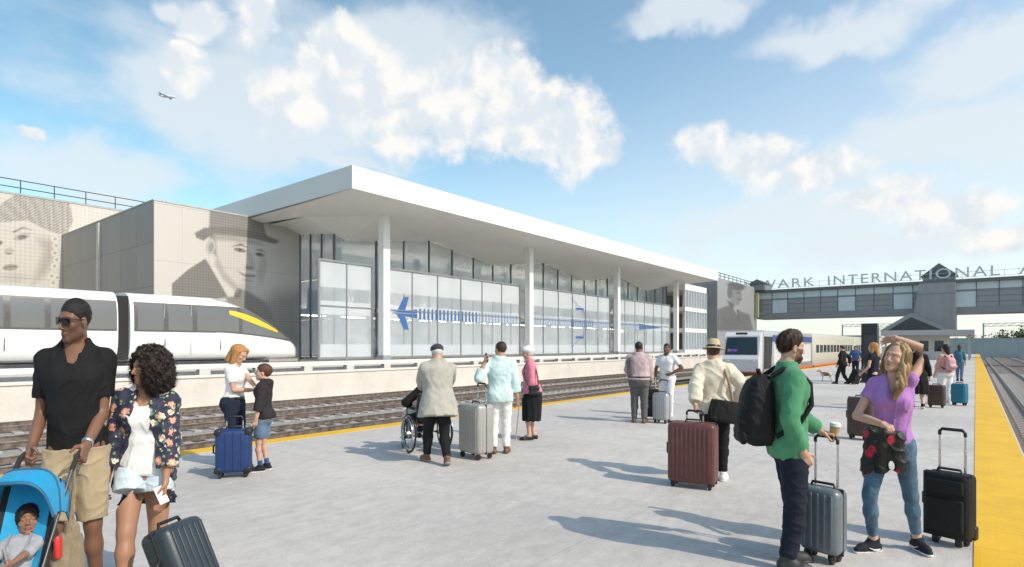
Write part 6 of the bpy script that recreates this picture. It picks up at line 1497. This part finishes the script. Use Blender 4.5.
# 7 lady in pink with a cane -------------------------------------------------
p = Person('elderly woman in pink jacket, black skirt and white hat leaning on a cane', 531.5, 10.3, 92, 1.64, 'f', SK_L, 1.06, dict(hl=('px', 524.5, 393, 10.2), el=(-.5, -.9, -.2), dl=(0, .7, -.6), nl=(0, 0, -1), cl=.85, hr=(.2, .1, .95), head=(0, 2, 0), lean=5, fl=(-.08, .04, .08), fr=(.08, -.05, .08)), fat=.012)
p.top(C_pink, .018, 1.9, -.07, 'none', 'jacket', wr=(.005, 30), bottomflare=.03); p.collar(C_pink); p.skirt(C_black, .36, .03, .20); p.shoes(M_blshoe, high=-.01); p.hair(H_white, 'short', .014)
p.wear('hat', [('u', p.hell((0, -.012, .062), (.104, .124, .086)), .02), ('x', half(p.hw((0, 0, .032)), p.Rh @ A3((0, .25, -1))), 0)], C_white, wrink(5, .004, 60))
ct_ = p.wr[-1] + A3((0, .06, -.01)); b = ct_ + A3((0, .10, 0)); b[2] = .012
bm = BM(); tube(bm, [tuple(float(c) * p.s for c in q) for q in (ct_ + A3((0, -.09, .005)), ct_ + A3((0, -.05, .022)), ct_ + A3((0, .0, .02)), ct_ + A3((0, .02, -.02)), b)], .011, 8); cn_ = follow(obj('cane', bm, mat('cane_wood', (.42, .34, .25), .5), None, 60), p); tag(cn_, 'pale wooden cane held by the woman in pink', 'cane')
hbg = carry(p, 'handbag', [('u', cap(p.T((-.21, .02, .02)), p.T((-.21, -.10, .02)), .05, .05), .03), ('u', cap(p.T((-.21, .02, -.07)), p.T((-.21, -.10, -.07)), .05, .05), .03)], M_blshoe, 'black shoulder handbag at the side of the woman in pink', 'bag')
ptube(p, 'strap', [p.T((-.21, .05, .06)), p.T((-.17, .12, .25)), p.T((-.10, .09, .44)), p.T((-.07, .0, .53)), p.T((-.10, -.10, .42)), p.T((-.19, -.13, .2)), p.T((-.21, -.12, .06))], .012, M_blshoe, hbg)
# 8 two men talking -------------------------------------------------
p = Person('man seen from behind in pinkish shirt and grey trousers, talking to the man in white', 639, 12.5, -8, 1.75, 'm', SK_D, 1.16, dict(hr=(.22, .22, .88), hl=(-.2, .24, .92), er=(1, -.5, -.2), el=(-1, -.5, -.2), head=(-16, 0, 0), fl=(-.11, .05, .08), fr=(.11, 0, .08)), fat=.018)
p.top(C_rose, .018, 1.9, -.03, 'none', wr=(.006, 28), flare=.008); p.collar(C_rose); p.trousers(C_dgrey, .020, 1.95, wr=(.006, 26)); p.belt(M_blshoe, .03, .03); p.shoes(M_brshoe); p.hair(H_black, 'short', .006)
p.wear('jacket_over_shoulder', [('u', cap(p.T((-.16, .03, .47)), p.T((-.15, -.12, .40)), .045, .045), .05), ('u', cap(p.T((-.15, -.13, .40)), p.T((-.13, -.15, .10)), .045, .035), .05), ('u', cap(p.T((-.21, -.10, .36)), p.T((-.20, -.14, .08)), .04, .03), .05)], cloth('taupe_jacket', (.16, .14, .135)), wrink(6, .008, 30))
p = Person('man in white T-shirt and white trousers with one hand on his hip', 667, 13.75, 152, 1.72, 'm', SK_D, 1.06, dict(hl=(-.17, .08, 1.03), el=(-1, -.4, .1), dl=(.6, .5, -.3), nl=(1, 0, 0), hr=(.22, .15, .88), er=(1, -.4, 0), head=(12, 0, 0)))
p.top(C_white, .012, .7, -.07, 'crew'); p.trousers(C_lilacw, .020, 1.95); p.hair(H_black, 'short', .004); p.shoes(C_white, M_sole)
# 9 traveller in the straw hat -------------------------------------------------
g = GRIP['big maroon ribbed suitcase held by the traveller in the straw hat']
p = Person('traveller in straw hat and cream shirt seen from behind, holding the maroon suitcase', 715, 7.25, 4, 1.70, 'm', SK_L, .98, dict(hl=('w', g + Vector((0, 0, .05))), el=(-.9, -.6, 0), dl=(0, .1, -1), cl=.9, hr=(.25, .06, .98), er=(1, -.7, -.2), head=(-10, 2, 3), fl=(-.09, .05, .08), fr=(.09, -.08, .08), side=-2))
p.top(C_cream, .020, 1.85, -.10, 'none', wr=(.009, 24), flare=.018, seed=17, bottomflare=.05); p.collar(C_cream); p.trousers(C_black, .014, 1.92); p.shoes(C_white, M_sole); p.hair(H_dark, 'short', .008)
M_straw = mat('straw', (.56, .44, .28), .85, var=.25, scale=60, bump=.5, bscale=180)
ht = hat_lathe(p, 'hat', [(.02, .125), (.055, .122), (.078, .105), (.086, .06), (.094, .012), (.150, -.004), (.152, -.010), (.095, -.004), (.08, 0)], M_straw, (0, -.012, .048), -6)
hat_lathe(p, 'hat_band', [(.090, .040), (.0965, .012)], M_black, (0, -.012, .048), -6, ht)
bgp = carry(p, 'shoulder_bag', [('u', loft(p.pel + A3((.09, -.19, -.06)), rotm(18, 0, 8), [(-.15, .165, .055, 0), (-.12, .19, .07, 0), (.0, .19, .07, 0), (.12, .17, .055, 0)], 0, -.15, .12), .03)], cloth('black_canvas', (.013, .013, .013), .85, fold=.7), 'large black shoulder bag on the back of the traveller in the straw hat', 'bag', disp=wrink(7, .006, 30))
ptube(p, 'strap', [p.T((.20, -.17, .05)), p.T((.17, -.165, .25)), p.T((.125, -.125, .42)), p.T((.11, -.01, .50)), p.T((.10, .12, .40)), p.T((.13, .15, .2))], .016, cloth('tan_strap', (.33, .22, .12)), bgp)
# 10 man in green -------------------------------------------------
g = GRIP['slate grey cabin suitcase with tall handle held by the man in green']
p = Person('bearded man in green shirt and navy trousers wearing a black backpack', 790, 4.37, -74, 1.77, 'm', SK_L, 1.0, dict(hl=('w', g + Vector((0, 0, .035)) - Vector(RT) * .045), el=(-.3, -.4, -1), dl=(.1, .9, -.15), nl=(0, -.1, -1), cl=.75, hr=(.19, .045, .87), er=(.35, -1, 0), dr=(-.28, .42, -.87), nr=(-1, 0, 0), cr=.3, head=(12, 3, 0), fl=(-.09, .03, .08), fr=(.09, -.05, .08), stubble=.8, lean=-1), sc=(.95, .90), browcol=(.05, .025, .014))
p.top(C_green, .016, 1.86, -.145, 'none', wr=(.006, 24), flare=.008, seed=5); p.collar(C_green); p.trousers(C_navy, .024, 1.95, wr=(.005, 30)); p.shoes(mat('dark_shoe', (.035, .035, .038), .6), M_dark)
hh_ = p.hair(H_dark, 'short', .007, noise=streak(.003, 140), line=.80, z0=.008, extra=[('u', p.hell((0, .012, .075), (.066, .080, .060)), .02)])
crop(p, 2600, H_dark, hh_, .028, .008, line=.80, z0=.008)
p.wear('beard', [('u', p.hell((0, .030, -.078), (.062, .066, .048)), .02), ('x', half(p.hw((0, .0, -.050)), p.Rh @ A3((0, .28, 1))), 0), ('s', p.hell((0, .105, -.070), (.026, .03, .015)), .005), ('x', half(p.hw((0, -.012, 0)), p.Rh @ A3((0, -1, -.1))), 0)], H_dark, streak(.0015, 200), p.hh)
gm = p
o = [('u', loft(p.T((0, -.265, .20)), p.Rt, [(-.25, .13, .085, .02), (-.20, .160, .125, 0), (-.05, .168, .132, 0), (.12, .160, .118, .01), (.22, .13, .085, .03), (.26, .08, .05, .05)], 0, -.25, .26, 3.0), .03), ('u', loft(p.T((0, -.385, .10)), p.Rt, [(-.14, .11, .02, 0), (-.11, .13, .04, 0), (.06, .13, .038, 0), (.10, .11, .02, 0)], 0, -.14, .10, 3), .01)]
bp = carry(p, 'backpack', o, cloth('backpack_nylon', (.012, .012, .013), .7, weave=900, fold=.5), 'large black backpack on the man in green', 'backpack', disp=wrink(9, .004, 34))
for q in (-1, 1): ptube(p, 'strap', [p.T((q * .10, -.17, .45)), p.T((q * .115, -.08, .505)), p.T((q * .125, .03, .495)), p.T((q * .145, .115, .40)), p.T((q * .165, .115, .25)), p.T((q * .175, .02, .12)), p.T((q * .15, -.15, .02))], .019, MATS['backpack_nylon'], bp)
ptube(p, 'haul_loop', [p.T((-.04, -.23, .45)), p.T((-.03, -.24, .50)), p.T((.03, -.24, .50)), p.T((.04, -.23, .45))], .011, MATS['backpack_nylon'], bp)
cw = p.world(p.wr[-1] + p.hand[-1][0] * .10 + A3((.0, .0, -.012)))
cup = empty('coffee_cup', cw, 0, 'tan paper coffee cup with white lid held over the grey suitcase handle', 'cup'); cup.rotation_euler = (R(8), R(10), 0)
bm = BM(); lathe(bm, [(.026, -.015), (.037, .085)], 20); obj('cup', bm, mat('kraft_card', (.52, .34, .16), .7), cup, 40)
bm = BM(); lathe(bm, [(.040, .083), (.041, .090), (.037, .095), (.035, .106), (.030, .107)], 20); obj('lid', bm, M_sole, cup, 40)
# 11 woman in purple -------------------------------------------------
p = Person('blonde woman in lilac T-shirt and jeans with one hand raised behind her head', 891, 4.64, 172, 1.72, 'f', (.58, .345, .245), 1.0, dict(hl=('px', 903, 341, 4.70), xl=('px', 936, 342, 4.64), dl=(.95, -.1, -.1), nl=(.2, .8, -.4), cl=.35, hr=('px', 882, 424, 4.46), er=(.9, -.5, 0), dr=(-.8, .5, -.2), nr=(0, -.3, -.9), cr=.8, head=(-20, -8, -9), side=-3, pside=4, fr=(.13, .05, .08), fl=(-.17, -.24, .08), yr=-38, yl=38, shl=.06, sil=.035, kl=(-.3, 1, 0), kr=(.25, 1, 0)), legw=.96, sc=(.88, .96), arm=1.06, lip=(.48, .17, .14), browcol=(.16, .085, .04))
p.top(C_purple, .010, (.12, .46), -.005, 'v', wr=(.006, 30), flare=.014, seed=14); p.trousers(cloth('slim_denim', (.070, .135, .205), .9, .35, 300, .5), .006, 1.82, None, wr=(.002, 40)); p.shoes(M_nshoe, M_sole)
lk = [('u', p.hcap((-.06, -.01, .07), (-.092, .005, -.06), .036, .036), .03), ('u', p.hcap((-.092, .005, -.06), (-.125, .05, -.20), .040, .038), .03), ('u', p.hcap((-.125, .05, -.20), (-.12, .075, -.31), .036, .012), .03), ('u', p.hcap((-.085, -.03, -.05), (-.09, .02, -.26), .04, .018), .03),
      ('u', p.hcap((.066, -.015, .06), (.080, -.02, -.06), .030, .030), .03), ('u', p.hcap((.080, -.02, -.06), (.085, -.01, -.19), .030, .016), .03), ('u', p.hcap((0, -.07, .02), (-.02, -.10, -.22), .075, .045), .04), ('s', p.hell((0, .115, -.03), (.060, .075, .098)), .012)]
hh_ = p.hair(H_dirty, 'long', .012, extra=lk, noise=streak(.0045, 120, 2), line=1.3, z0=.055, h=.0042)
locks(p, [([(-.03, .02, .118), (-.082, .0, .06), (-.100, .0, -.06), (-.127, .05, -.20), (-.12, .085, -.33)], [.010, .022, .034, .038, .018]), ([(-.02, .0, .12), (-.07, -.03, .05), (-.09, -.02, -.06), (-.10, .03, -.28)], [.012, .035, .042, .02]), ([(.02, .03, .118), (.068, .01, .06), (.085, -.01, -.06), (.09, 0, -.20)], [.012, .026, .032, .014]), ([(0, -.05, .115), (0, -.10, .03), (-.02, -.11, -.22)], [.03, .07, .05])], 1500, H_dirty, hh_, r=.0014)
pw = p
jk = [('u', cap(p.T((.13, .13, .05)), p.T((-.06, .145, .03)), .045, .05), .04), ('u', cap(p.T((.12, .15, .04)), p.T((.15, .13, -.24)), .055, .045), .05), ('u', cap(p.T((.02, .165, .03)), p.T((.04, .15, -.20)), .06, .05), .05), ('u', cap(p.T((-.06, .15, .02)), p.T((-.10, .13, -.19)), .05, .038), .05), ('u', cap(p.T((.15, .12, -.2)), p.T((.17, .10, -.30)), .035, .025), .04)]
def rose_mat():
    m = bpy.data.materials.new('rose_fabric'); m.use_nodes = True; t = NT(m.node_tree); q = m.node_tree.nodes['Principled BSDF']; c = t.n('ShaderNodeTexCoord').outputs['Object']; c = t.v('ADD', c, t.v('SCALE', t.noise(c, 25, 3, .5, 1), scale=.04))
    d = t.vor(c, 7.5); r_ = t.n('ShaderNodeSeparateColor'); t.put(r_.inputs[0], t.vor(c, 7.5, 'F1', 'Color')); sw_ = t.m('SINE', t.m('MULTIPLY', d, 70))
    mk = t.m('MULTIPLY', t.ramp(d, .30, .25), t.ramp(r_.outputs[1], .42, .44)); lf = t.m('MULTIPLY', t.ramp(t.vor(t.v('ADD', c, (2, 3, 1)), 11), .28, .22), t.ramp(r_.outputs[0], .55, .57))
    col = t.mix(lf, (.012, .012, .013), (.035, .07, .035)); col = t.mix(mk, col, t.mix(t.ramp(sw_, -.4, .6), (.22, .008, .02), (.62, .03, .06)))
    t.put(q.inputs['Base Color'], col); q.inputs['Roughness'].default_value = .6; return m
carry(p, 'bomber_jacket', jk, rose_mat(), 'black jacket with red roses bunched at the waist of the woman in lilac', 'jacket', disp=lambda P: wrink(4, .010, 34)(P) + wrink(8, .004, 80)(P))
# small white side stripe on each sneaker, as in the photo
for sh_, q in zip([c for c in p.o.children if c.name.split('.')[0] == 'shoe'], (-1, 1)):
    a, Rm = p.foot_fr(q)
    for sd in (-1, 1):
        bm = BM(); pts = [a + Rm @ A3((sd * .049, y, z)) for y, z in ((-.03, -.046), (.0, -.052), (.04, -.048), (.085, -.030))]
        tube(bm, [tuple(float(c) * p.s for c in v) for v in pts], [.004, .0075, .006, .002], 6); obj('side_mark', bm, M_sole, sh_, 60)
# 12 people further along -------------------------------------------------
p = Person('man in dark suit walking with a small black suitcase beyond the dog', 842.5, 25.3, 70, 1.70, 'm', SK_L, 1.05, dict(fl=(-.1, .22, .08), fr=(.1, -.2, .1), hl=(-.24, .12, .85), hr=(.26, -.2, .9)))
p.top(C_black, .024, 1.92, -.14, 'v', 'jacket'); p.trousers(C_black, .02, 1.95); p.hair(H_dark, 'short', .01); p.shoes(M_blshoe)
p = Person('man in a blue shirt standing beyond the black information pillar', 855.5, 33, 176, 1.66, 'm', SK_M, 1.08, dict(hl=(-.2, .2, .95), hr=(.2, .2, .95), el=(-1, -.4, 0), er=(1, -.4, 0)))
p.top(cloth('blue_shirt', (.04, .09, .26)), .02, 1.3, -.1, 'crew'); p.trousers(C_navy, .02, 1.95); p.hair(H_black, 'short', .01); p.shoes(M_blshoe)
p = Person('blonde woman in a dark navy dress standing before the black information pillar', 873.5, 15.2, 62, 1.74, 'f', SK_L, 1.0, dict(hl=(-.22, .18, .95), hr=(.2, .2, 1.0), head=(10, 4, 0)))
p.top(C_navy, .012, .4, -.02, 'scoop'); p.skirt(C_navy, .50, .06, .19); p.hair(H_blond, 'long', .012, extra=[('u', p.hcap((0, -.06, .03), (0, -.10, -.22), .08, .05), .04), ('u', p.hcap((-.06, -.01, .02), (-.08, .0, -.2), .04, .03), .03)], noise=streak(.004, 90), line=1.1, z0=.03); p.shoes(M_blshoe)
p = Person('woman in long black coat and sneakers walking away behind the woman in lilac', 917.5, 15.4, 12, 1.72, 'f', SK_L, 1.05, dict(fl=(-.08, .12, .08), fr=(.09, -.15, .1), pr=20, hr=(.28, .05, .85)))
p.top(C_black, .028, 1.9, -.10, 'none', 'coat'); p.skirt(C_black, .40, .06, .235, .03, 'coat_skirt', .012); p.shoes(M_nshoe, M_sole); p.hair(H_dark, 'long', .012, extra=[('u', p.hcap((0, -.06, .03), (0, -.10, -.18), .08, .06), .04)], line=1.1)
p = Person('black haired woman in white trousers with a pink backpack', 945.5, 16.8, 38, 1.70, 'f', SK_L, 1.02, dict(hr=(.20, .34, .98), er=(.8, -.6, -.3), hl=(-.24, .12, .85), head=(10, 4, 0), fl=(-.08, .05, .08), fr=(.08, -.04, .08)))
p.top(cloth('salmon_top', (.62, .33, .28)), .016, 1.3, -.06, 'crew'); p.trousers(C_white, .026, 1.95, flare=.02); p.hair(H_black, 'long', .014, extra=[('u', p.hcap((0, -.05, .03), (0, -.08, -.13), .085, .07), .04)], line=1.1); p.shoes(C_white)
bp2 = carry(p, 'backpack', [('u', loft(p.T((0, -.20, .22)), p.Rt, [(-.20, .11, .07, 0), (-.1, .13, .09, 0), (.1, .125, .085, 0), (.19, .09, .05, .02)], 0, -.2, .19, 3), .02), ('u', cap(p.T((-.07, -.29, .14)), p.T((.07, -.29, .14)), .05, .05), .02)], cloth('pink_pack', (.62, .36, .38)), 'pink backpack on the black haired woman in white trousers', 'backpack')
for q in (-1, 1): ptube(p, 'strap', [p.T((q * .09, -.13, .42)), p.T((q * .10, -.02, .49)), p.T((q * .12, .11, .40)), p.T((q * .14, .10, .2)), p.T((q * .13, -.12, .06))], .018, C_black, bp2)
carry(p, 'tote_bag', [('u', loft(p.T((.05, .30, -.05)), rotm(20), [(-.17, .17, .05, 0), (.17, .18, .045, 0)], 0, -.17, .17, 4), .01)], C_white, 'white tote bag carried by the black haired woman in white trousers', 'bag')
p = Person('woman in teal top and jeans with a blue backpack, farthest along the yellow edge', 959.5, 27.4, -6, 1.72, 'f', SK_L, 1.02, dict(fl=(-.08, .1, .08), fr=(.08, -.1, .08)))
p.top(cloth('teal_top', (.07, .20, .24)), .016, 1.4, -.08, 'crew'); p.trousers(C_denim, .012, 1.95); p.hair(H_brown, 'long', .012, extra=[('u', p.hcap((0, -.05, .03), (0, -.08, -.15), .08, .06), .04)], line=1.1); p.shoes(M_nshoe)
carry(p, 'backpack', [('u', loft(p.T((0, -.20, .22)), p.Rt, [(-.20, .11, .07, 0), (-.1, .13, .09, 0), (.1, .125, .085, 0), (.19, .09, .05, .02)], 0, -.2, .19, 3), .02)], cloth('blue_pack', (.05, .14, .24)), 'dark blue backpack on the woman in the teal top', 'backpack')
